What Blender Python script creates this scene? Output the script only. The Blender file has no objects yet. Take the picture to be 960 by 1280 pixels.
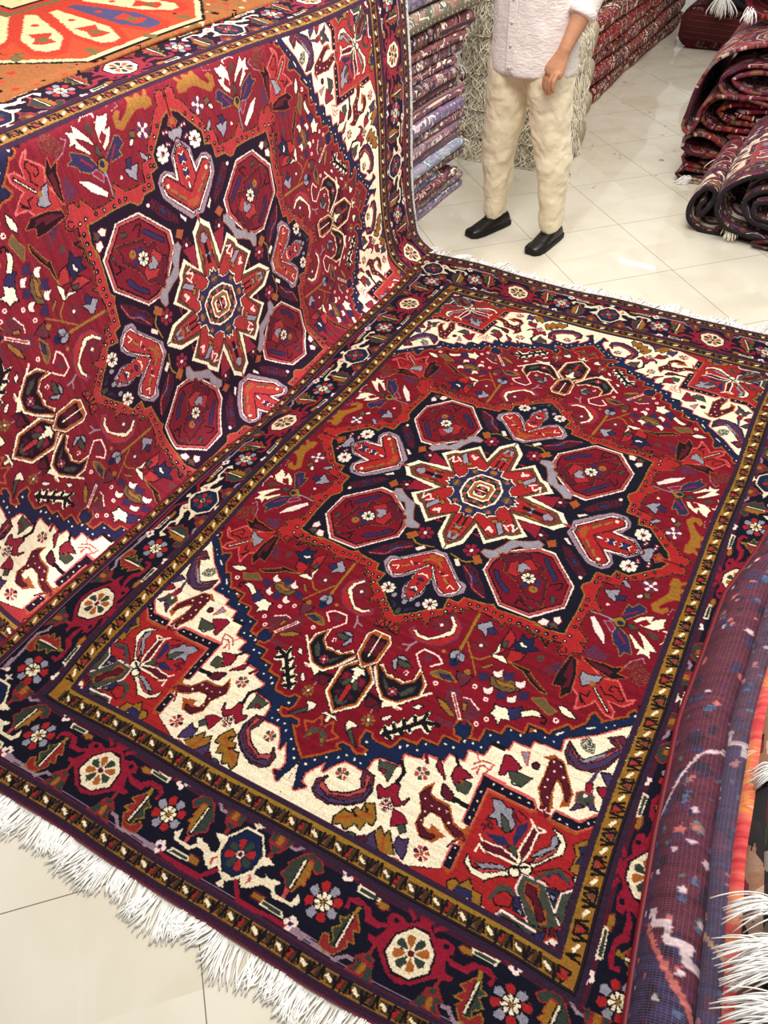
import bpy, bmesh, math, random
import numpy as np
from mathutils import Vector, Matrix
random.seed(7); RNG=np.random.default_rng(11)
SC=bpy.context.scene; COL=SC.collection
pi=math.pi
# ---------------------------------------------------------------- camera
CAM=[957.274944, 0.772037, -0.048017, -0.54933, 0.679432, -1.761171, 1.75]
def make_camera():
    f,p,r,y,cx,cy,cz=CAM
    F=Vector((math.sin(y)*math.cos(p),math.cos(y)*math.cos(p),-math.sin(p)))
    R=Vector((math.cos(y),-math.sin(y),0)); U=R.cross(F)
    R2=R*math.cos(r)+U*math.sin(r); U2=-R*math.sin(r)+U*math.cos(r)
    cd=bpy.data.cameras.new('camera'); co=bpy.data.objects.new('camera',cd); COL.objects.link(co)
    m=Matrix((R2,U2,-F)).transposed().to_4x4(); m.translation=(cx,cy,cz); co.matrix_world=m
    cd.sensor_fit='VERTICAL'; cd.sensor_height=36; cd.lens=36*f/1280; cd.clip_start=.02
    SC.camera=co
make_camera()
# ---------------------------------------------------------------- thin plate warp of the hand-woven rug
def tps_fit(src,dst,lam=1e-4):
    n=len(src); d=np.linalg.norm(src[:,None]-src[None],axis=-1)
    K=np.where(d>0,d*d*np.log(d+1e-12),0)+lam*np.eye(n)
    Pm=np.hstack([np.ones((n,1)),src]); A=np.zeros((n+3,n+3)); A[:n,:n]=K;A[:n,n:]=Pm;A[n:,:n]=Pm.T
    B=np.zeros((n+3,2));B[:n]=dst
    return src,np.linalg.solve(A,B)
def tps_eval(t,x):
    src,w=t; x=np.atleast_2d(x); d=np.linalg.norm(x[:,None]-src[None],axis=-1)
    K=np.where(d>0,d*d*np.log(d+1e-12),0); n=len(src)
    return K@w[:n]+w[n]+x@w[n+1:]

FS=np.array([[-700,-1214],[700,-1214],[-700,1214],[-735,-1242],[735,-1242],[-735,1242],[-439,-424],[439,-424],[-439,424],[439,424],[-476,-463],[476,-463],[-476,463],[476,463],[-276,-275],[276,-275],[-276,275],[276,275],[-680,-568],[680,-568],[680,568],[-404,-902],[404,-902],[-404,902],[404,902],[-312,-814],[312,-814],[-312,814],[312,814],[-565,-1069],[565,-1069],[-565,1069],[565,1069],[-678,-1190],[678,-1190],[-678,1190],[0,0],[0,-288],[0,288],[-294,0],[294,0],[-646,0],[646,0],[0,-618],[0,618],[0,-1082],[0,1082],[-645,-1345],[-430,-1345],[-215,-1345],[0,-1345],[215,-1345],[430,-1345],[645,-1345],[-645,1345],[-430,1345],[-215,1345],[0,1345],[215,1345],[430,1345],[645,1345],[-826,-1225],[-826,-980],[-826,-735],[-826,-490],[-826,-245],[-826,0],[-826,245],[-826,490],[-826,735],[-826,980],[-826,1225],[826,245],[826,0],[826,-490],[826,-735],[826,-980],[290,-1462],[-39,-1462],[-640,-1462],[-943,-1146],[-968,-1124],[-968,0],[-968,800],[-945,1488],[-600,1488],[-400,1488],[-170,1488],[0,1488],[170,1488],[500,1488],[700,1488]])/1000.; FD=np.array([[-672,-1224],[709,-1210],[-696,1204],[-709,-1254],[743,-1237],[-729,1235],[-460,-416],[430,-417],[-430,444],[447,416],[-493,-458],[460,-455],[-471,491],[497,446],[-295,-266],[263,-273],[-287,290],[272,271],[-681,-564],[675,-576],[691,551],[-402,-901],[401,-904],[-417,915],[410,895],[-311,-813],[307,-816],[-318,815],[320,809],[-562,-1074],[563,-1068],[-559,1081],[583,1036],[-661,-1200],[683,-1186],[-675,1177],[-20,13],[-14,-281],[-11,298],[-307,13],[288,-9],[-654,34],[648,-15],[-22,-613],[12,613],[-10,-1085],[24,1040],[-641,-1354],[-429,-1346],[-206,-1352],[0,-1343],[220,-1339],[432,-1334],[647,-1320],[-653,1340],[-422,1308],[-215,1312],[3,1302],[221,1306],[447,1290],[654,1292],[-813,-1216],[-823,-960],[-822,-706],[-828,-462],[-831,-221],[-832,21],[-817,267],[-826,529],[-828,774],[-824,1003],[-831,1237],[813,254],[808,-3],[821,-460],[815,-699],[815,-951],[290,-1459],[-39,-1466],[-640,-1477],[-943,-1146],[-969,-1124],[-921,-46],[-965,835],[-998,1498],[-676,1500],[-460,1469],[-197,1447],[-14,1458],[187,1446],[460,1438],[628,1435]])/1000.
HS=np.array([[0,0],[-276,275],[-276,-275],[276,275],[276,-275],[-476,-463],[-476,463],[-646,0],[0,-618],[-430,1345],[0,1345],[430,1345],[-215,1345],[215,1345],[-404,902],[-968,-1400],[-968,0],[-968,1400],[968,-1400],[968,0],[968,1400],[0,-1400],[-700,-1400],[-700,1400]])/1000.; HD=np.array([[408,68],[685,347],[689,-197],[121,372],[105,-186],[892,-389],[891,543],[1077,67],[390,-551],[883,1412],[456,1354],[21,1395],[662,1392],[238,1337],[805,960],[1397,-1330],[1397,70],[1397,1470],[-569,-1330],[-569,70],[-569,1470],[414,-1330],[1125,-1330],[1125,1470]])/1000.
FWARP=tps_fit(FS,FD,1e-4); HWARP=tps_fit(HS,HD,2e-3)
# ---------------------------------------------------------------- knotted pattern of the rugs
RES=.002; HU,HV=.9675,1.4875
PAL=dict(r=(112,20,33),c=(152,38,40),c2=(168,68,70),c3=(130,28,46),d=(106,18,32),n=(15,15,30),b=(19,31,62),v=(40,37,74),v2=(66,48,82),
 w=(234,220,190),p=(236,208,196),p2=(198,92,88),g=(138,96,38),g2=(150,86,44),gd=(64,46,30),c4=(128,38,42),e4=(46,54,46),w4=(222,206,176),o=(150,74,38),o2=(92,56,40),m=(80,21,35),m2=(88,38,50),y=(134,130,142),y2=(142,116,130),
 e=(60,64,54),e2=(96,76,50),k=(20,14,18),l=(134,102,38),u=(46,29,48))
def lin(c): 
    c=np.array(c)/255.; return np.where(c<=.04045,c/12.92,((c+.055)/1.055)**2.4)
class Canvas:
    def __init__(s,u0,u1,v0,v1,res=RES):
        s.u0,s.v0,s.res=u0,v0,res
        s.nu=int(round((u1-u0)/res)); s.nv=int(round((v1-v0)/res))
        s.a=np.zeros((s.nv,s.nu,3),np.float32); s.rng=np.random.default_rng(5)
    def mask(s,p):
        p=np.asarray(p,float); q=(p-[s.u0,s.v0])/s.res-.5
        lo=np.maximum(np.floor(q.min(0)).astype(int),0); hi=np.minimum(np.ceil(q.max(0)).astype(int)+1,[s.nu,s.nv])
        if (hi<=lo).any(): return None
        xs=np.arange(lo[0],hi[0])[None,:]; ys=np.arange(lo[1],hi[1])[:,None]
        m=np.zeros((hi[1]-lo[1],hi[0]-lo[0]),bool)
        xs=xs+s.rng.normal(0,.38,m.shape); ys=ys+s.rng.normal(0,.38,(m.shape[0],1))
        x1,y1=q[:,0],q[:,1]; x2,y2=np.roll(x1,-1),np.roll(y1,-1)
        for a,b,c,d in zip(x1,y1,x2,y2):
            if b==d: continue
            m^=((b>ys)!=(d>ys))&(xs<(c-a)*(ys-b)/(d-b)+a)
        return lo,hi,m
    def poly(s,c,p,dens=None,clip=None):
        r=s.mask(p)
        if r is None: return
        lo,hi,m=r
        if dens: m=m&(s.rng.random(m.shape)<dens)
        if clip is not None: m=m&clip[lo[1]:hi[1],lo[0]:hi[0]]
        s.a[lo[1]:hi[1],lo[0]:hi[0]][m]=lin(PAL[c]) if isinstance(c,str) else c
    def line(s,c,p,w,close=False,clip=None):
        p=np.asarray(p,float)
        if close: p=np.vstack([p,p[:1]])
        w=max(w,2.3)/2000.
        for a,b in zip(p[:-1],p[1:]):
            d=b-a; n=np.hypot(*d)
            if n<1e-9: continue
            t=d/n*w*.6; q=np.array([-d[1],d[0]])/n*w
            s.poly(c,[a-t+q,b+t+q,b+t-q,a-t-q],clip=clip)
    def disc(s,c,p,r,clip=None,e=1.):
        t=np.arange(12)*math.pi/6; s.poly(c,np.stack([p[0]+r*e*np.cos(t),p[1]+r*np.sin(t)],1),clip=clip)
    def rosette(s,cols,p,r,n,clip=None,e=1.):
        c1,c2,cc,bg=cols.split()
        if bg!='-': s.disc(bg,p,r*1.12,clip,e)
        for i in range(n):
            a=(i+.5)*2*math.pi/n; pt=[]
            for rr,da in ((.28,-.18),(.6,-.36),(.92,-.30),(1.02,0),(.92,.30),(.6,.36),(.28,.18)):
                da*=8/n*.92*(.80 if cc=='w' and n==8 and r>.015 else 1); pt.append((p[0]+e*r*rr*math.cos(a+da),p[1]+r*rr*math.sin(a+da)))
            s.poly((c1,c2)[i%2],pt,clip=clip)
        s.disc(cc,p,r*.24,clip,e)
def parse(t):
    for ln in t.split('\n'):
        f=ln.split('|'); 
        if len(f)<3: yield f[0],None,None,None; continue
        yield f[0],f[1],np.array([[float(x) for x in q.split(',')] for q in f[2].split()])/1000.,f[3:]
def draw(cv,ops,tf,clip=None,out=False):
    for k,c,p,x in ops:
        if p is None: continue
        q=tf(p)
        if k=='P':
            if x: cv.line(x[0],q,2*float(x[1]),True,clip)
            elif out and c in 'c e v g m y p w b v2 e2 c3 c2 m2': cv.line('k',q,4.2,True,clip)
            cv.poly(c,q,clip=clip)
        elif k=='L': cv.line(c,q,float(x[0])*(.8 if out and c in 'w p' else 1),x[1]=='1',clip)
        elif k=='D':
            for z in q:
                if len(x)>1: cv.disc(x[1],z,float(x[0])/1000+.004,clip)
                cv.disc(c,z,max(float(x[0])/1000*(.78 if float(x[0])<5 else 1),.0016),clip)
        elif k=='R':
            for z in q: cv.rosette(c,z,float(x[0])/1000,int(x[1]),clip)
        elif k=='B': cv.poly(c,q,float(x[0]),clip)
def rug(field_txt,border_txt):
    cv=Canvas(-HU,HU,-HV,HV)
    # field: one quadrant (u>0, t=-v>0), mirrored
    fq=Canvas(0,.70,0,1.205); fq.a[:]=lin(PAL['r'])
    n=fq.nv; 
    bands=np.repeat(1+.07*fq.rng.standard_normal(n//6+2),6)[:n]; fq.a*=bands[:,None,None].astype(np.float32)
    ops=list(parse(field_txt)); 
    # cream spandrel: everything outside the zigzag
    i=[j for j,o in enumerate(ops) if o[0]=='SPAN'][0]
    zig=ops[i+1][2]
    fq.poly('w',np.vstack([zig[:],[[.71,zig[-1][1]],[.71,1.21],[0,1.21]]]))
    draw(fq,ops[i+1:],lambda p:p,out=True)
    a=fq.a; top=np.concatenate([a[:,::-1],a],1)     # u -> -..+, t ascending
    full=np.concatenate([top[::-1],top],0)           # v: -1.205..1.205 ( t=-v )
    u0=int(round((HU-.70)/RES)); v0=int(round((HV-1.205)/RES))
    # frame bands
    U=np.abs((np.arange(cv.nu)+.5)*RES-HU)[None,:]; V=np.abs((np.arange(cv.nv)+.5)*RES-HV)[:,None]
    dist=np.maximum((U-.70)/1.0,(V-1.205)/1.0)     # distance outside the field
    longside=(U-.70)>(V-1.205)
    sc=np.where(longside,(.968-.70)/(1.485-1.205),1.); q=dist/sc  # 0 ..0.28
    def band(lo,hi,c): cv.a[(q>=lo)&(q<hi)]=lin(PAL[c])
    band(-.0,.5,'n'); band(0,.006,'u'); band(.002,.041,'g'); band(.041,.062,'u'); band(.062,.067,'m'); band(.067,.071,'u')
    band(.219,.221,'y2');band(.222,.238,'u');band(.226,.229,'m'); band(.238,.266,'g'); band(.266,.5,'u'); band(.2745,.277,'m'); cv.a[(q>=.272)&np.broadcast_to(longside,q.shape)]=lin(PAL['c3'])
    band(.043,.046,'k'); band(.0385,.041,'k')
    band(.0,.0035,'l')
    RM=dict(c='c4',e='e4',w='w4'); bops=[(k,' '.join(RM.get(z,z) if i!=0 or k!='R' else z for i,z in enumerate(c.split())) ,p,x) for k,c,p,x in parse(border_txt)]
    C=.826;D=1.345
    mainb=(q>.060)&(q<.232)
    cl_s=np.broadcast_to((V>1.262),(cv.nv,cv.nu))&mainb; cl_l=np.broadcast_to((V<=1.262),(cv.nv,cv.nu))&mainb
    for sg in (-1,1):
        for k in range(-3,3):      # long sides, red crab at v=0 ; fundamental .49
            par=k%2
            v0_,dv=(k*.49,.49) if par==0 else ((k+1)*.49,-.49)
            cl=cl_l&np.broadcast_to(((np.arange(cv.nv)+.5)*RES-HV>=k*.49-.001)[:,None]&((np.arange(cv.nv)+.5)*RES-HV<(k+1)*.49+.001)[:,None],cl_l.shape)
            cl=cl&np.broadcast_to(((np.arange(cv.nu)+.5)*RES-HU)[None,:]*sg>0,cl.shape)
            draw(cv,bops,lambda p:np.stack([sg*(C+p[:,1]*.92),v0_+p[:,0]*dv],1),cl)
        for k in range(-3,3):
            par=k%2              # white at u=0 -> s=1
            u0_,du=((k+1)*.43,-.43) if par==0 else (k*.43,.43)
            uu=((np.arange(cv.nu)+.5)*RES-HU)[None,:]
            cl=cl_s&np.broadcast_to((uu>=k*.43-.001)&(uu<(k+1)*.43+.001),cl_s.shape)&np.broadcast_to(((np.arange(cv.nv)+.5)*RES-HV)[:,None]*sg>0,cl_s.shape)
            draw(cv,bops,lambda p:np.stack([u0_+p[:,0]*du,sg*(D+p[:,1])],1),cl)
    # guard ornaments
    def guard(tf,length,unit,dark):
        m=int(length/unit)
        for i in range(-m,m+1):
            s=i*unit
            T=lambda ps:np.array([tf(s+a*unit,b) for a,b in ps])
            if dark:
                cv.poly('gd',T([(-.5,-.40),(.5,-.40),(.5,.40),(-.5,.40)]))
                cv.poly('g',T([(-.36,-.40),(-.2,-.40),(-.02,.40),(-.2,.40)]))
            cv.line('k',T([(-.34,.40),(-.30,-.46),(-.16,.30)]),5.5); cv.line('k',T([(.16,-.30),(.30,.46),(.34,-.40)]),5.5)
            cv.line('w',T([(-.10,-.12),(.10,.12)]),7.5)
            if i%2:
                cv.line('k',T([(.32,-.38),(.53,.44),(.74,-.38)]),4.6,True); cv.poly('c',T([(.37,-.34),(.69,-.34),(.53,.32)])); cv.poly('e2',T([(.47,-.3),(.60,-.3),(.53,-.02)]))
                if dark: cv.disc('c',T([(.43,.12)])[0],.0055); cv.disc('c',T([(.62,.0)])[0],.0055)
            else:
                cv.line('k',T([(.32,.38),(.53,-.44),(.76,.38)]),4.6,True); cv.poly('e2',T([(.37,.34),(.71,.34),(.53,-.34)])); cv.disc('c',T([(.53,.1)])[0],.0048)
    for sg in (-1,1):
        guard(lambda s,t:(s,sg*(1.205+.0205+t*.034)),.735,.0615,True)
        guard(lambda s,t:(s,sg*(1.205+.252+t*.026)),.93,.0615,True)
        guard(lambda s,t:(sg*(.70+.0205*.957+t*.033),s),1.20,.0685,False)
        guard(lambda s,t:(sg*(.70+.252*.957+t*.026),s),1.43,.0685,False)
    cv.a[v0:v0+full.shape[0],u0:u0+full.shape[1]]=full
    cv.line('l',[(-.70,-1.205),(.70,-1.205),(.70,1.205),(-.70,1.205)],5,True)
    cv.line('u',[(-.69,-1.195),(.69,-1.195),(.69,1.195),(-.69,1.195)],16,True)
    rng=np.random.default_rng(3)
    row=1+.06*np.repeat(rng.standard_normal(cv.nv//3+1),3)[:cv.nv]
    cv.a*=(1+.17*rng.standard_normal(cv.a.shape[:2]).clip(-2,2))[...,None]*row[:,None,None]
    return cv

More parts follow.
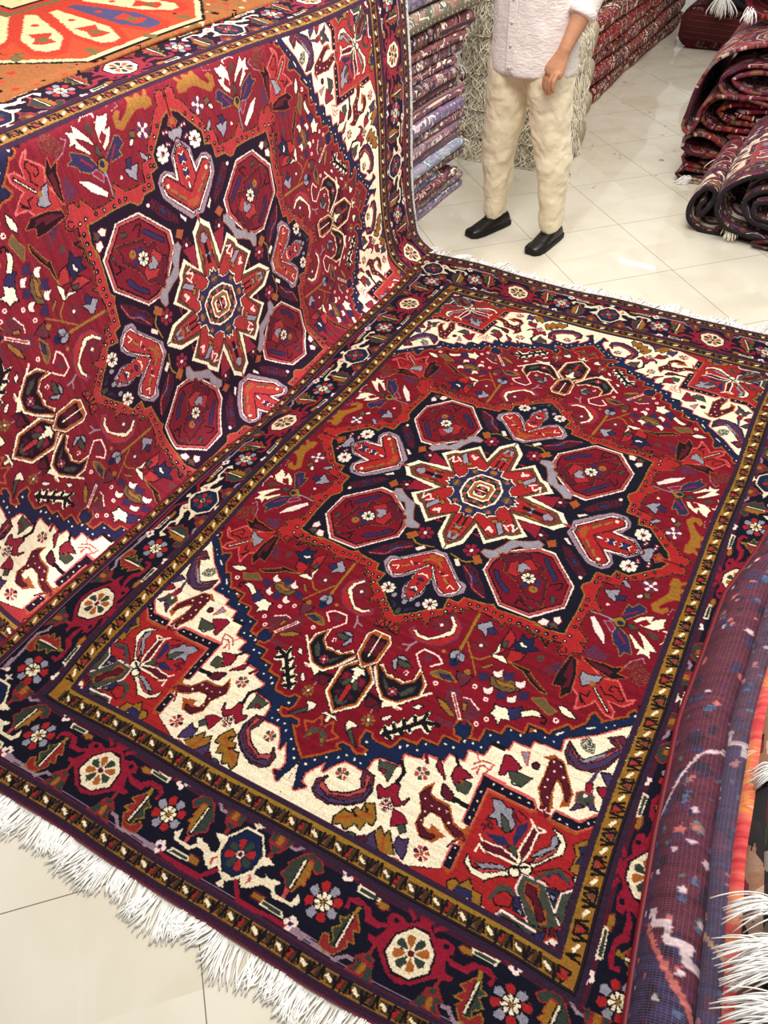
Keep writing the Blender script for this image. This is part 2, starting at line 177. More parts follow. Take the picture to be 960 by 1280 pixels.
FIELD='''SPAN
L|o|0,1083 39,1050 81,1009 63,1004 69,997 88,997 112,1007 128,1003 138,977 112,973 106,962 106,941 117,940 122,950 137,955 175,954 187,941 193,917 223,913 233,916 237,893 278,890 281,861 322,857 321,835 303,837 293,820 296,803 312,793 326,802 331,820 327,838 364,829 366,791 406,786 411,760 458,758 461,727 495,724 459,750 459,726 514,728 518,714 546,680 556,691 587,648 588,622 593,613 607,622 613,633 641,605 672,579 668,571 676,560 691,561 697,570 698,586|17|0
L|p2|657,619 610,668 545,718 548,752 480,758 479,780 435,783 431,810 391,811 383,853 342,858 346,891 307,890 303,915 253,918 255,934 210,944 216,978 174,980 164,983 153,997 151,1032 99,1029 81,1049 64,1080 60,1050 25,1106 31,1132 45,1135 31,1147 24,1154|13|0
P|b|0,1083 39,1050 81,1009 63,1004 69,997 88,997 112,1007 128,1003 138,977 112,973 106,962 106,941 117,940 122,950 137,955 175,954 187,941 193,917 223,913 233,916 237,893 278,890 281,861 322,857 321,835 303,837 293,820 296,803 312,793 326,802 331,820 327,838 364,829 366,791 406,786 411,760 458,758 461,727 495,724 459,750 459,726 514,728 518,714 546,680 556,691 587,648 588,622 593,613 607,622 613,633 641,605 672,579 668,571 676,560 691,561 697,570 698,586 657,619 610,668 545,718 548,752 480,758 479,780 435,783 431,810 391,811 383,853 342,858 346,891 307,890 303,915 253,918 255,934 210,944 216,978 174,980 164,983 153,997 151,1032 99,1029 81,1049 64,1080 60,1050 25,1106 31,1132 45,1135 31,1147 24,1154
D|w|197,936 212,922 237,921 249,898 290,874 311,873 329,844 348,839 371,840 379,798 405,806 421,761 447,762 476,734|4
D|w|17,1085 32,1064 53,1045 78,1032 94,1017 116,1017 134,1020 132,993 120,964 198,936 211,924|4
L|w|526,718 540,702|5|0
L|w|587,663 605,650|5|0
D|w|447,761 477,735 504,739 528,739 628,637 645,620|3
D|p|680,571|4
D|r|307,797|7
P|c|416,932 545,925 579,929 598,937 650,938 703,882 708,891 700,1205 300,1205 409,1156 425,1085 425,1058 401,1101 427,1036
L|o|428,1142 426,1087 427,1036 427,930 534,931 548,929|14|0
L|o|579,931 598,937 648,940 704,884|14|0
L|o|422,1153 426,1083|14|0
P|p2|401,895 536,902 550,918 547,931 536,934 430,932 431,1036 405,1035
P|p2|589,906 647,911 693,866 708,895 650,940 584,933
P|p2|406,1088 431,1082 429,1145 406,1150
P|n|406,904 535,910 547,926 534,930 426,928 427,1036 409,1031
P|n|591,912 650,916 695,872 705,892 649,936 588,931
P|n|410,1090 427,1085 428,1145 410,1146
D|w|417,946 418,970 419,994 418,1015 437,914 459,915 482,917 504,917 528,918 606,926 625,929 652,926 669,910 680,900 418,1096 417,1122|3.6
P|y|448,948 470,943 485,954 500,950 504,966 519,980 516,999 506,1006 483,999 476,988 457,993 465,973|k|3
P|e|480,972 500,981 514,1000 507,1008 490,995
L|m|450,1017 476,1014|6|0
L|m|458,1026 464,1005|6|0
L|m|508,964 529,971|6|0
L|m|515,947 540,956|6|0
L|m|507,956 519,967|6|0
L|m|454,1001 472,1005|6|0
P|v|466,1030 507,1019 527,1032 500,1042|c|3
P|v|527,1017 525,981 545,963 547,984 535,1028|c|3
P|e|523,1038 535,1026 549,1037 549,1053
P|m|462,1050 514,1045 549,1053 556,1060 540,1065 479,1071
P|m|559,964 579,972 564,1050 555,1057 551,1036 554,993
L|w|456,1040 465,1051 513,1044 547,1053 560,1060|6|0
L|w|461,1081 463,1062 477,1070 510,1066 558,1065|6|0
L|w|547,953 558,965 551,1015 548,1034 559,1057|6|0
L|w|556,961 574,976 588,965 568,964|6|0
L|w|573,979 571,1026 565,1053|6|0
P|w|603,952 625,959 639,977 639,998 616,1020 589,1053 581,1047 597,1021 622,993 627,975|k|3
P|c2|582,1045 609,1011 623,985 624,1000 595,1038
P|y|578,1035 587,1016 609,991 605,972 612,965 622,977 618,995 590,1025
P|w|449,1096 466,1116 491,1119 517,1102 544,1081 546,1096 523,1109 502,1131 472,1130 450,1113|k|3
P|c2|477,1114 520,1090 538,1086 517,1102 491,1117
P|y|471,1105 500,1091 528,1081 538,1085 507,1098 491,1109
D|w|575,1064|13|k
D|w|556,1081|11|k
L|k|551,1073 579,1058|5|0
P|e|571,1080 626,1074 660,1120 650,1162 647,1171 610,1148 571,1107 659,1153 632,1178
P|e|573,1077 625,1075 678,1140 659,1155 651,1157 623,1168 572,1111
P|o|584,1090 612,1082 621,1092 622,1113 646,1127 653,1150 641,1160 615,1136 590,1115
P|m|591,1093 608,1090 617,1107 635,1125 646,1145 636,1154 612,1119 592,1111
L|p|573,1077 571,1113 617,1168|6|0
L|p|573,1077 625,1075 678,1140|6|0
P|e|663,1076 701,1047 711,1050 710,1125 695,1141 663,1122
P|m|682,1080 698,1064 701,1105 691,1129 681,1106
P|v|683,1091 694,1080 693,1114
L|p|661,1119 662,1078 700,1048|6|0
D|w|693,1037|15|k
D|c|697,1046|5
P|e|553,1179 561,1170 620,1167 639,1172 627,1190 594,1195 558,1201
P|m|560,1191 569,1182 611,1185 625,1200 589,1205
P|v|564,1194 570,1185 582,1193
L|p|552,1186 560,1171 637,1175|6|0
D|w|519,1198|15
P|v|629,1079 657,1076 657,1112
P|y|641,1088 651,1088 653,1097 648,1098
P|v|573,1128 583,1129 607,1159 581,1159
P|y|582,1152 594,1151 602,1159
P|c|596,1062 642,1030 669,1036 685,1051 660,1073 625,1069
L|v|624,1057 637,1041 674,1052|6|0
L|e|603,1074 624,1048 644,1035 667,1046|8|0
P|c|534,1138 555,1119 571,1130 569,1150 554,1165 545,1167
L|e|533,1135 557,1118 572,1126|9|0
P|v|634,1183 656,1163 654,1185 642,1190
P|v|675,1149 696,1146 696,1165 681,1162
P|m|662,1154 671,1151 674,1164 664,1170
P|m|629,1198 649,1194 653,1209 632,1212
P|p|655,1190 672,1169 694,1169 692,1207 656,1209|o|3
P|m|668,1183 685,1185 686,1198 675,1197
D|c|679,1189|6
P|g|655,970 676,949 708,929 700,1090 706,1023 692,1035 664,1023 668,990
P|v|669,971 706,944 700,1060 693,998 672,1007 678,984
P|p|698,962 703,957 709,976 699,973
P|m|680,978 701,979 708,988 684,989
P|g|433,1172 447,1158 459,1166 474,1145 489,1162 509,1163 518,1194 488,1207 447,1202|k|3
P|v|450,1192 457,1171 487,1167 497,1190 488,1207 459,1203
P|p|458,1187 475,1198 486,1184 495,1195 490,1210 473,1207
P|c|531,1150 554,1129 572,1135 572,1155 545,1166|k|3
L|e|528,1160 544,1122 564,1123|8|0
P|m2|64,1133 62,1106 80,1087 74,1114 102,1120 145,1101 168,1076 154,1055 150,1029 176,1033 190,1068 185,1102 159,1126 113,1147 85,1146|k|3
P|v2|70,1135 68,1112 101,1134 141,1126 178,1096 179,1056 187,1070 182,1100 157,1123 115,1143
P|c2|74,1102 75,1118 102,1127 149,1108 177,1078 171,1041 160,1037 171,1070 146,1102 105,1121
R|c2 e o -|108,1064|17|6
P|g|142,1168 155,1140 161,1141 174,1140 177,1122 191,1124 192,1103 210,1095 228,1124 229,1143 212,1141 207,1165 191,1157 177,1182 164,1172 147,1185|k|3
L|o|149,1166 215,1121|7|0
L|k|189,1108 204,1117 201,1123|4|0
L|k|170,1132 187,1142|4|0
P|v2|212,1204 225,1185 239,1152 281,1206 247,1211|k|3
P|g|244,1159 247,1137 265,1151 269,1135 301,1178 278,1198|k|3
L|o|277,1187 264,1155|8|0
P|v2|291,1160 293,1137 303,1141 315,1131 323,1162 322,1179|k|3
P|c2|279,1211 288,1194 307,1180 329,1185 332,1206 298,1213
L|w|277,1210 289,1190 310,1178 330,1184|6|0
D|e|198,1196|15|k
P|m|212,1181 223,1173 234,1180 224,1190
P|c3|197,1047 216,1052 227,1028 241,1024 247,1051 264,1062 275,1044 270,1063 253,1075 235,1059 212,1076 197,1053|k|3
B|m|222,1073 242,1066 255,1084 238,1104 220,1091|0.6
P|c3|255,1084 280,1086 295,1098 285,1112 267,1122|m|3
P|e|279,1115 292,1104 303,1118 293,1128
L|k|216,966 236,990 232,1023|9|0
P|e|169,989 213,983 211,1030 195,1015 180,1015
P|c3|182,1009 196,1006 194,1018
L|m|259,919 273,940|9|0
R|c2 e o -|274,971|19|6
P|c3|295,918 307,930 328,958 305,944 296,936|k|3
L|k|325,888 343,910|8|0
P|c3|340,943 338,920 346,911 367,917 383,923 368,934 356,958|k|3
P|e|356,960 367,939 389,940 391,966 369,970
P|o|361,944 370,937 372,951
P|m|330,970 361,983 371,999 349,1002 336,993|k|3
L|k|367,992 403,994|12|0
P|o|311,975 314,1004 333,1011 367,1011 392,1045 413,1049 428,1040 433,1069 411,1079 379,1068 360,1050 335,1048 326,1069 332,1086 349,1088 347,1073 390,1082 377,1096 367,1112 336,1115 312,1089 312,1056 288,1019 295,998
P|m|308,991 310,1011 336,1018 363,1017 388,1050 416,1057 424,1066 408,1072 381,1059 361,1045 333,1043 321,1071 327,1088 347,1097 365,1095 362,1105 337,1109 317,1086 317,1054 294,1020 301,1001
D|w|308,1023 329,1032 347,1031 366,1028 321,1054 322,1076 381,1050|3.5
R|m c m -|424,1065|10|4
R|c2 m o -|356,1145|19|7
P|c3|433,838 434,830 448,827 479,843 469,861 451,865 451,877 438,884|k|3
P|e|455,866 477,859 513,857 497,889 476,891
L|k|391,818 425,818|10|0
P|y|467,804 483,796 490,831|c2|3
D|m|510,822|7|k
L|c2|366,855 381,874|3|0
L|c2|374,903 395,880 415,886|4|0
L|c2|372,889 390,870 412,868|4|0
L|c2|404,902 414,882 417,868|4|0
L|c2|388,884 390,909|4|0
P|o|516,792 540,773 568,779 596,823 615,853 615,887 596,899 597,870 577,842 568,841 570,869 584,908 556,913 533,873 535,824 534,794
P|m|538,792 547,780 567,788 590,826 608,856 607,880 582,834 564,829 564,872 572,910 557,903 540,870 540,821
D|w|546,791 565,797 555,816 580,821 548,842 548,863 562,886|3.5
R|m c3 m -|568,923|16|4
P|m2|562,719 562,756 578,779 600,783 632,779 661,756 679,709 700,684 672,643 642,664 652,674 667,681 642,720 607,754 590,746|k|3
P|v2|569,731 569,758 594,776 630,774 658,748 677,704 692,686 676,671 673,689 645,730 610,763 585,749
P|c2|565,728 595,755 609,758 643,725 675,683 666,664 650,666 664,659 679,681 646,735 609,766 583,750
P|y|592,746 607,755 648,712 650,722 610,763
B|e|583,702 602,683 622,703 624,727 604,729 590,720|0.7
L|v2|647,771 641,809|9|0
P|c3|634,812 646,807 657,846 640,843
P|e|621,847 634,837 659,840 665,861 646,873 626,868|c2|3
D|p|641,845|6
P|v2|629,871 646,875 621,895
P|v2|650,862 665,861 677,874 662,875
P|v2|657,772 676,768 697,785 713,799 703,817 673,795|k|3
P|c3|659,816 677,808 696,834 696,848 671,830|k|3
P|c3|686,749 702,721 715,768 698,775|k|3
P|e|695,766 710,750 715,778
P|g|695,816 706,802 710,843 696,848
P|k|677,540 684,532 700,523 701,541 695,553 682,551
P|c|-12,662 -28,641 -17,613 2,613 1,640 37,644 37,626 24,619 14,615 71,560 96,577 93,549 126,514 137,494 164,491 164,465 204,461 246,465 262,467 281,488 279,467 307,459 344,452 359,464 388,465 412,489 411,466 440,460 337,458 367,469 392,472 413,491 409,466 446,459 443,480 455,496 476,493 487,472 507,463 507,440 489,434 502,413 465,385 462,344 467,304 502,291 466,256 464,176 511,171 519,131 551,123 585,89 571,98 619,62 632,41 655,40 667,24 662,6 640,2 0,0
L|l|-12,662 -28,641 -17,613 2,613 1,640 37,644 37,626 24,619 14,615 71,560 96,577 93,549 126,514 137,494 164,491 164,465 204,461 246,465 262,467 281,488 279,467 307,459 344,452 359,464 388,465 412,489 411,466 440,460 337,458 367,469 392,472 413,491 409,466 446,459 443,480 455,496 476,493 487,472 507,463 507,440 489,434 502,413 465,385 462,344 467,304 502,291 466,256 464,176 511,171 519,131 551,123 585,89 571,98 619,62 632,41 655,40 667,24 662,6 640,2|4|0
P|n|-5,594 47,552 80,515 97,513 110,503 105,463 137,462 143,435 190,431 209,428 226,420 240,430 299,428 342,426 369,421 418,413 350,432 385,433 438,425 436,388 439,321 436,255 418,231 418,216 435,193 435,149 478,143 483,112 519,115 556,75 595,36 606,11 610,10 0,0
L|k|-12,662 -28,641 -17,613 2,613 1,640 37,644 37,626 24,619 14,615 71,560 96,577 93,549 126,514 137,494 164,491 164,465 204,461 246,465 262,467 281,488 279,467 307,459 344,452 359,464 388,465 412,489 411,466 440,460 337,458 367,469 392,472 413,491 409,466 446,459 443,480 455,496 476,493 487,472 507,463 507,440 489,434 502,413 465,385 462,344 467,304 502,291 466,256 464,176 511,171 519,131 551,123 585,89 571,98 619,62 632,41 655,40 667,24 662,6 640,2|3|0
L|l|-5,594 47,552 80,515 97,513 110,503 105,463 137,462 143,435 190,431 209,428 226,420 240,430 299,428 342,426 369,421 418,413 350,432 385,433 438,425 436,388 439,321 436,255 418,231 418,216 435,193 435,149 478,143 483,112 519,115 556,75 595,36 606,11 610,10|4|0
D|w|32,581 44,564 60,553 90,531 120,507 116,482 138,481 155,480 167,449 192,446 215,446 241,447 264,449 289,450 315,448 369,449 395,448 419,448|2.6|k
D|w|315,451 341,450 368,450 395,448 421,447 450,447 454,424 453,385 451,354 447,316 452,292 450,269 448,189 451,166 473,158 492,123 496,137 518,128 538,112 560,87 583,63|2.6|k
L|k|2,635 14,643 22,638 22,627 15,624|3|0
L|k|19,611 6,635 24,644 36,627|3|0
L|k|453,463 448,478 459,488 470,479 463,467|3|0
L|k|628,8 646,7 645,-14|3|0
P|p|176,204 145,254 144,310 241,419 332,419 335,417 405,334 401,238 307,135 255,136
P|c2|179,211 152,258 151,307 243,411 328,409 331,407 399,329 393,241 306,144 259,145
P|k|180,214 159,262 157,306 245,403 326,400 328,398 392,324 386,243 304,154 263,155
P|d|181,217 165,263 162,306 246,396 323,394 326,392 389,321 382,244 304,160 263,163
P|v|173,293 187,293 211,326 243,345 247,361 231,359 196,327
P|v|284,172 297,172 332,214 351,238 345,250 311,211
L|l|164,228 198,256 204,283 243,300 261,312 296,352 316,347 346,361 336,305 325,255 299,247 304,216 264,210 249,185 223,185 207,214 184,211|6|1
P|m|164,228 198,256 204,283 243,300 261,312 296,352 316,347 346,361 336,305 325,255 299,247 304,216 264,210 249,185 223,185 207,214 184,211
P|d|204,244 209,281 246,294 274,312 300,342 336,347 327,303 318,263 291,252 291,224 253,207 216,221
P|c|207,244 223,225 235,242 243,209 258,200 287,227 265,250 242,285 213,285
P|y|230,241 241,222 270,237 255,246 254,264 239,267
D|v|277,306 305,275 306,297|10
D|g|303,310|13
D|m|304,308|4
R|w w v k|276,275|21|8
L|k|340,268 353,256 368,243 371,264 362,281|5|0
L|k|279,391 280,368 297,373 279,354|5|0
P|e|356,308 368,309 373,328 360,328
P|e|301,378 329,380 327,388
P|y|110,246 115,231 140,225 159,190 172,153 201,143 228,127 246,111 262,118 261,144 240,144 232,166 204,162 186,186 180,214 159,218 163,240 146,257 128,256|o|3
P|n|348,414 408,358 436,416 390,422
P|p|357,420 366,400 383,401 383,419 372,425|m|3
P|p|389,384 403,371 414,387 409,400 396,397|m|3
P|e|385,411 399,399 413,415 397,418|m|3
P|y2|-57,336 -28,304 19,303 55,338 100,383 128,390 135,420 107,455 77,466 56,452 29,421 32,487 14,525 -19,510 -33,481 -33,432 -30,376
P|p|-44,340 -26,315 20,316 54,347 97,390 118,403 116,432 91,455 66,450 30,410 26,480 6,519 -21,493 -27,439 -22,380
P|c|-40,346 -22,321 20,322 51,351 94,394 113,410 109,428 88,448 66,442 34,404 10,366 0,368 23,406 22,477 4,511 -16,492 -22,441 -16,380
L|k|8,368 28,403 27,478 4,516 -20,492 -25,439 -20,383 7,365 54,434 86,452|3|0
P|e|13,345 26,358 22,368
P|e|56,399 74,401 76,415
L|g|9,343 31,363|8|0
L|g|58,398 76,411|8|0
L|w|33,377 51,391 63,381|4|0
L|w|83,430 86,414 102,423|4|0
D|m|45,383 -1,453|7
L|w|17,419 5,410 -8,418|5|0
P|v|11,435 -3,424 -4,442
P|v|-12,477 7,467 9,484
L|w|-9,483 1,466 10,477|5|0
P|o|24,334 6,320 -4,350 8,353
P|y2|303,28 308,-1 349,-22 390,-8 456,-43 493,-31 530,1 497,43 448,48 466,86 462,109 444,128 401,126 362,92
P|p|313,13 354,-21 397,0 457,-30 488,-23 520,6 490,36 433,49 458,83 453,103 435,117 400,110 365,73
P|c|321,12 357,-14 395,9 457,-21 485,-16 510,8 487,29 418,41 449,84 445,100 432,108 402,99 360,51
L|k|378,3 410,38 489,32 517,8 487,-20 454,-25 391,-5 378,3|3|0
L|k|324,14 400,102 434,114 450,88 401,27|3|0
L|g|366,31 382,55|8|0
L|g|395,63 409,84|8|0
L|e|364,40 391,74|5|0
D|w|422,92|6
P|v|421,2 437,-3 449,10 432,12
P|v|459,1 478,-2 489,16 468,15
L|w|418,8 431,-8 446,8|4|0
L|w|461,8 475,-13 492,10|4|0
P|o|331,2 354,-8 360,26 345,27
P|y|526,15 543,-6 559,-3 554,15 563,30 543,29
B|o|562,7 583,-8 594,6 572,25|0.8
P|y|-12,528 8,522 7,535 2,540
P|v|40,537 16,549 12,562
P|e|-4,577 -2,552 7,562 7,582
P|v|13,559 43,538 16,565
B|m|82,324 99,307 134,323 153,351 170,364 200,413 181,413 148,398 118,370|0.75
P|v|109,344 123,333 152,366 140,380
L|c2|88,325 128,356 145,392 191,411|4|0
B|m|310,92 336,92 369,121 388,142 415,170 408,202 375,175 344,145|0.75
P|v|350,133 363,125 380,147 367,151
D|p|403,193|6
P|p|49,315 58,305 77,327 68,336|k|3
P|p|306,60 315,54 335,75 326,77|k|3
L|l|31,297 74,309 87,306 121,283|6|0
R|c3 c3 p -|80,255|27|6
P|o|96,277 110,265 129,287 115,299|g|3
P|o|265,99 287,80 300,106 280,123
R|m m p -|241,85|24|6
R|w p m -|69,505|22|8
R|w w m -|507,78|24|8
R|p p m -|509,72|25|8
D|p|528,46|4.5|m
D|p|559,47|4.5|m
D|p|524,36|4.5|m
D|p|558,34|4.5|m
D|y|39,524|7|k
D|y|38,518|6
SYM
P|c3|43,188 151,167 180,140 185,86 233,107 223,-21 202,-94 0,0 87,193
P|w|2,292 44,243 52,156 102,212 153,156 171,152 208,114 150,59 266,42 296,3 0,0
P|o2|1,273 34,232 45,143 101,196 148,144 166,138 189,112 133,45 251,36 280,-1 0,0
P|c|-7,254 24,223 32,125 103,175 139,129 168,111 112,33 153,23 234,24 262,-5 0,0
L|p|82,157 87,145 105,154|7|0
L|p|136,106 146,90 161,111|7|0
L|p|126,107 149,123|7|0
L|p|87,152 87,135 104,147|7|0
L|p|152,90 162,118 168,94|7|0
P|y|100,112 112,100 137,135 129,155|k|3
P|g|81,108 96,94 104,105 92,117
P|g|111,96 125,82 122,99
P|k|15,200 8,201 5,130 12,129
P|y|18,216 11,208 -1,240 14,238
P|y|14,180 -1,182 -3,200
L|g|-1,207 16,213|6|0
L|g|2,191 17,193|6|0
L|g|5,175 20,176|6|0
P|k|146,7 148,-5 216,-6 218,8
P|y|214,0 237,-10 249,4 225,19
P|y|164,16 186,13 177,2
L|g|169,29 192,35|6|0
L|g|188,27 209,29|6|0
P|c|505,487 514,532 521,571 541,585 543,625 574,593 581,576 615,602 634,602 630,580 609,559 643,558 662,539 666,526 649,537 624,503 615,493 578,504 543,486 514,475
L|p2|505,487 514,532 521,571 541,585 543,625 574,593 581,576 615,602 634,602 630,580 609,559 643,558 662,539 666,526 649,537 624,503 615,493 578,504 543,486 514,475|5|0
P|k|485,484 472,556 473,588 495,581 501,612 520,585 516,531 503,488|o|3
P|m|491,487 489,552 502,550 496,585 512,571 508,525
P|k|513,473 570,462 592,461 614,448 604,472 630,474 599,495 543,486|o|3
P|m|525,474 568,470 595,471 592,489 551,484
P|y|528,513 544,514 577,501 573,520 556,536 541,552 529,533|k|3
D|g|561,533|8
L|k|569,541 619,590|9|0
L|w|569,541 617,588|4|0
L|k|580,529 598,545 613,539 632,547 642,541 641,531|4|0
L|k|634,527 621,511 607,513 602,526 613,528|4|0
L|k|542,574 560,574 563,556|4|0
L|k|554,599 542,580 563,599|4|0
B|m2|428,565 446,538 476,505 475,539 458,570|0.7
B|v|448,543 470,514 471,552|0.5
B|v2|512,453 525,418 549,429 573,433 565,450 527,468|0.6
B|m2|527,444 574,426 576,455|0.5
B|e2|619,442 639,408 677,437 694,468 664,491 634,473|0.3
L|y2|616,444 625,421 648,397 657,411|3|0
P|v|552,283 554,260 556,229 570,233 582,211 602,219 608,233 594,249 567,285|l|3
P|v|551,330 553,361 567,386 580,391 594,418 600,398 618,398 605,371 591,345 556,324|l|3
L|c3|552,276 587,242|6|0
L|c3|562,341 591,371|6|0
P|g|531,306 552,283 570,294 572,315 552,326|k|3
D|b|558,307|9
P|e|573,303 590,297 609,305 592,317
P|w|587,281 598,261 615,248 634,238 629,262 655,238 665,233 665,265 672,268 648,289 611,289|m|3
P|r|595,284 616,259 633,271 620,288
P|w|592,334 621,374 632,372 631,391 648,382 666,392 656,366 674,364 655,344 631,324 608,312 632,343 644,369 622,355 599,334|m|3
B|e|623,300 661,302 671,323 648,321|0.7
L|w|656,287 680,279 683,318 674,335|3|0
L|y|471,307 511,304 536,307|5|0
P|c3|517,322 532,316 552,333 547,350|y2|3
P|p|477,328 487,320 519,353 535,371 546,404 528,389 503,369 491,349|m|3
P|g|640,62 637,91 643,95 646,125 633,156 613,194 624,217 650,216 661,200 656,188 641,203 629,195 651,160 670,144 686,143 672,119 682,97 667,94 668,79 687,64 680,63 664,71 653,58|o|3
L|y2|666,216 671,184 690,191 681,222|3|0
R|p v2 p -|590,124|25|8
P|p|564,183 579,167 581,181 569,190
P|e2|581,158 598,156 601,174 588,181
P|y|477,203 491,200 517,181 518,206 518,236 497,226|k|3
P|v|512,213 540,199 539,220 524,225
P|y|510,142 520,136 544,161 528,161
D|p|504,256|5
P|y|219,507 247,479 258,492 251,506 255,536 239,522 225,520|k|3
P|v|247,508 260,498 276,506 270,519 255,520
P|c|58,614 67,596 91,618 120,615 144,593 166,565 161,538 138,517 149,508 184,536 189,575 165,616 132,630 94,635|v2|3
P|w|70,607 78,603 92,615 119,613 143,590 163,563 160,539 141,519 147,513 170,540 174,570 143,600 120,621 90,622
R|m2 m2 w -|132,556|25|8
L|l|207,469 212,615|8|0
L|l|217,572 248,614 271,610 292,587|5|0
L|l|247,611 279,658|4|0
D|y|211,629|18|k
D|b|213,650|13
P|y|215,616 230,617 235,639 222,637
L|k|211,624 214,647|5|0
R|m2 m2 w -|255,567|22|8
P|c|303,478 327,501 333,523 321,545 311,568 300,531 304,507|k|3
P|c|331,546 348,540 373,536 367,563 345,580 334,577|k|3
P|e|303,527 315,520 318,544 307,543
P|w|298,538 308,561 296,579 323,572 341,588 320,588 293,584 299,569
P|b|341,480 359,493 372,477 378,503 400,510 374,527 366,537 328,529 343,506|k|3
P|w|343,512 350,505 358,513 371,515 356,519
P|e2|315,645 336,628 391,632 399,646 372,669 329,668|k|3
P|g|332,646 380,640 390,648 344,657
P|p|316,624 329,623 338,609 344,629 336,639 324,639|m|3
P|p|311,683 325,681 334,668 339,687 331,696 319,697|m|3
P|p|381,626 395,624 404,611 409,630 401,640 389,641|m|3
P|p|376,678 389,676 398,663 403,682 395,691 384,692|m|3
P|v|343,615 357,614 368,605 372,626 364,630 355,637|m|3
P|v|347,677 360,675 371,667 374,687 366,691 358,698|m|3
P|v|284,647 298,645 309,636 312,657 305,661 296,669|m|3
P|v|401,651 414,649 425,640 428,660 420,665 411,672|m|3
P|k|340,580 399,580 419,595 466,620 449,624 415,608 388,589|l|3
L|c3|403,590 456,618|3|0
P|e2|172,710 190,689 217,686 243,702 222,708 190,712|l|3
P|v|195,700 221,695 235,704 208,708
P|m2|232,672 252,667 275,666 268,692 260,707 240,690|k|3
D|g|257,661|9
P|l|284,630 304,608 310,610 290,632|m|3
D|l|175,632|6
B|e|402,530 416,517 429,534 413,544|0.7
B|m2|229,719 264,719 294,799 266,793 240,797 236,756|0.8
P|g|217,767 242,769 280,794 268,798 240,787
B|m2|276,729 300,732 338,754 331,773 305,798|0.8
P|g|281,748 293,747 296,766 290,769
L|p|249,735 292,794|12|0
L|c|252,739 289,791|4|0
L|p|276,735 295,730 327,749|5|0
B|m2|229,814 266,814 290,806 290,827 257,835|0.7
P|w|356,743 363,725 356,712 369,716 394,707 397,722 407,737 386,742 384,761 371,747|k|3
P|v|391,707 413,698 422,685 432,704 423,724 409,735
P|w|424,702 449,682 464,680 485,687 454,697 433,713|k|3
L|k|472,685 491,689 490,704 481,703|5|0
P|w|506,639 517,632 536,637 555,650 538,655 519,652|k|3
P|e2|438,653 464,636 487,650 505,655 491,674 469,665|l|3
D|p|291,691|7
D|r|291,691|3.5
D|p|331,712|7
D|r|331,712|3.5
D|p|197,731|7
D|r|197,731|3.5
D|p|335,787|7
D|r|335,787|3.5
D|p|353,763|7
D|r|353,763|3.5
D|p|513,680|8
D|m|513,680|4
P|w|135,927 136,898 149,901 150,879 164,885 168,859 181,867 189,836 200,841 221,811 222,836 255,831 257,840 241,844 242,870 228,870 218,863 205,878 203,892 188,890 183,908 168,914 174,926 159,932
L|k|145,924 164,906 213,848 253,836|12|0
L|k|138,907 151,918|10|0
L|k|154,888 167,904|10|0
L|k|171,865 183,885|10|0
L|k|192,843 201,861|10|0
L|k|216,821 215,848|10|0
L|k|166,928 152,920|10|0
L|k|185,902 172,896|10|0
L|k|199,886 190,876|10|0
L|k|239,864 218,849|10|0
P|p|175,822 185,809 198,807 187,822|k|3
P|p|120,887 132,873 140,872 135,886 125,892|k|3
P|w|-54,804 -52,891 -2,939 52,888 55,803 21,766
P|o|-48,802 -47,887 -4,934 46,885 49,802 17,768
P|k|-41,803 -39,885 -3,924 40,881 42,803 12,775
P|n|37,795 -14,778 -36,802 -34,870 2,905 23,896 27,878 29,820
P|c|5,898 8,843 -1,839 -4,894
P|w|6,834 10,802 23,802 11,784 -15,789 -17,804 -2,806 -1,833
P|e|6,842 6,822 15,825 25,848 15,853
B|c3|36,815 20,811 16,829 33,850|0.5
B|c3|6,810 31,809 26,832 15,825|0.6
B|m|33,874 11,862 12,890|0.6
B|e|-15,908 20,882 15,904|0.7
P|w|1,784 35,747 39,677 25,656 -26,658 -33,672 -39,748
P|o|1,779 32,745 34,678 23,660 -24,663 -35,746
P|k|5,767 22,747 26,676 21,671 -21,678 -27,745
B|m|26,693 16,679 -2,705 9,740 20,733|0.7
B|m|1,689 18,680 16,731 3,721|0.7
L|w|1,744 0,667|4|0
P|w|30,766 67,818 93,843 91,844 105,860 137,838 182,787 179,746 143,708 141,751 122,767 110,764 94,768 85,763 73,767 48,744 30,761
P|o|36,763 68,810 95,837 133,831 132,834 176,786 175,748 147,713 144,749 123,772 95,769 75,772 53,753 29,753
P|k|42,764 69,805 95,831 131,827 129,829 172,784 169,749 153,726 147,756 120,778 100,773 78,777 54,761 35,750
P|n|55,773 89,791 123,784 146,762 157,734 167,748 167,783 128,828 99,824
B|e|64,776 86,792 98,809 89,810|0.9
B|e|126,802 143,775 157,763 157,785 134,811|0.9
R|c2 c3 p -|109,807|15|8
L|w|92,843 109,857|8|0
L|w|133,842 152,841|10|0
L|w|182,781 200,762|8|0
L|p|141,707 114,676 126,651 169,653 188,668 164,691|6|0
D|m2|147,671|11
P|y|66,722 74,710 85,737 85,747 75,738|k|3
P|y|72,705 85,696 104,702 89,710|k|3
P|e|82,714 106,710 121,718 99,730 81,723|k|3
L|p|109,744 114,732 120,735 118,748|4|0
L|y2|65,664 87,657 96,639|6|0
L|y2|84,680 88,652|6|0
B|e|56,682 66,672 71,682|0.8
R|e2 l p -|93,909|18|8
L|y2|89,887 87,858|4|0
P|m|55,861 100,851 103,876 76,875
L|k|57,855 93,851|10|0
P|w|49,946 50,933 67,933 79,938 67,944 63,961|k|3
P|e|63,961 68,951 102,988 83,979|k|3
B|e|1,994 3,982 26,995 28,1009 25,1032|0.8
B|l|11,1010 18,999 28,1027|0.7
L|o|4,977 18,955 29,979 51,986 30,1008|6|0
P|w|23,947 14,938 2,941 -13,935 -23,945 -6,947 -4,966 3,966 6,945
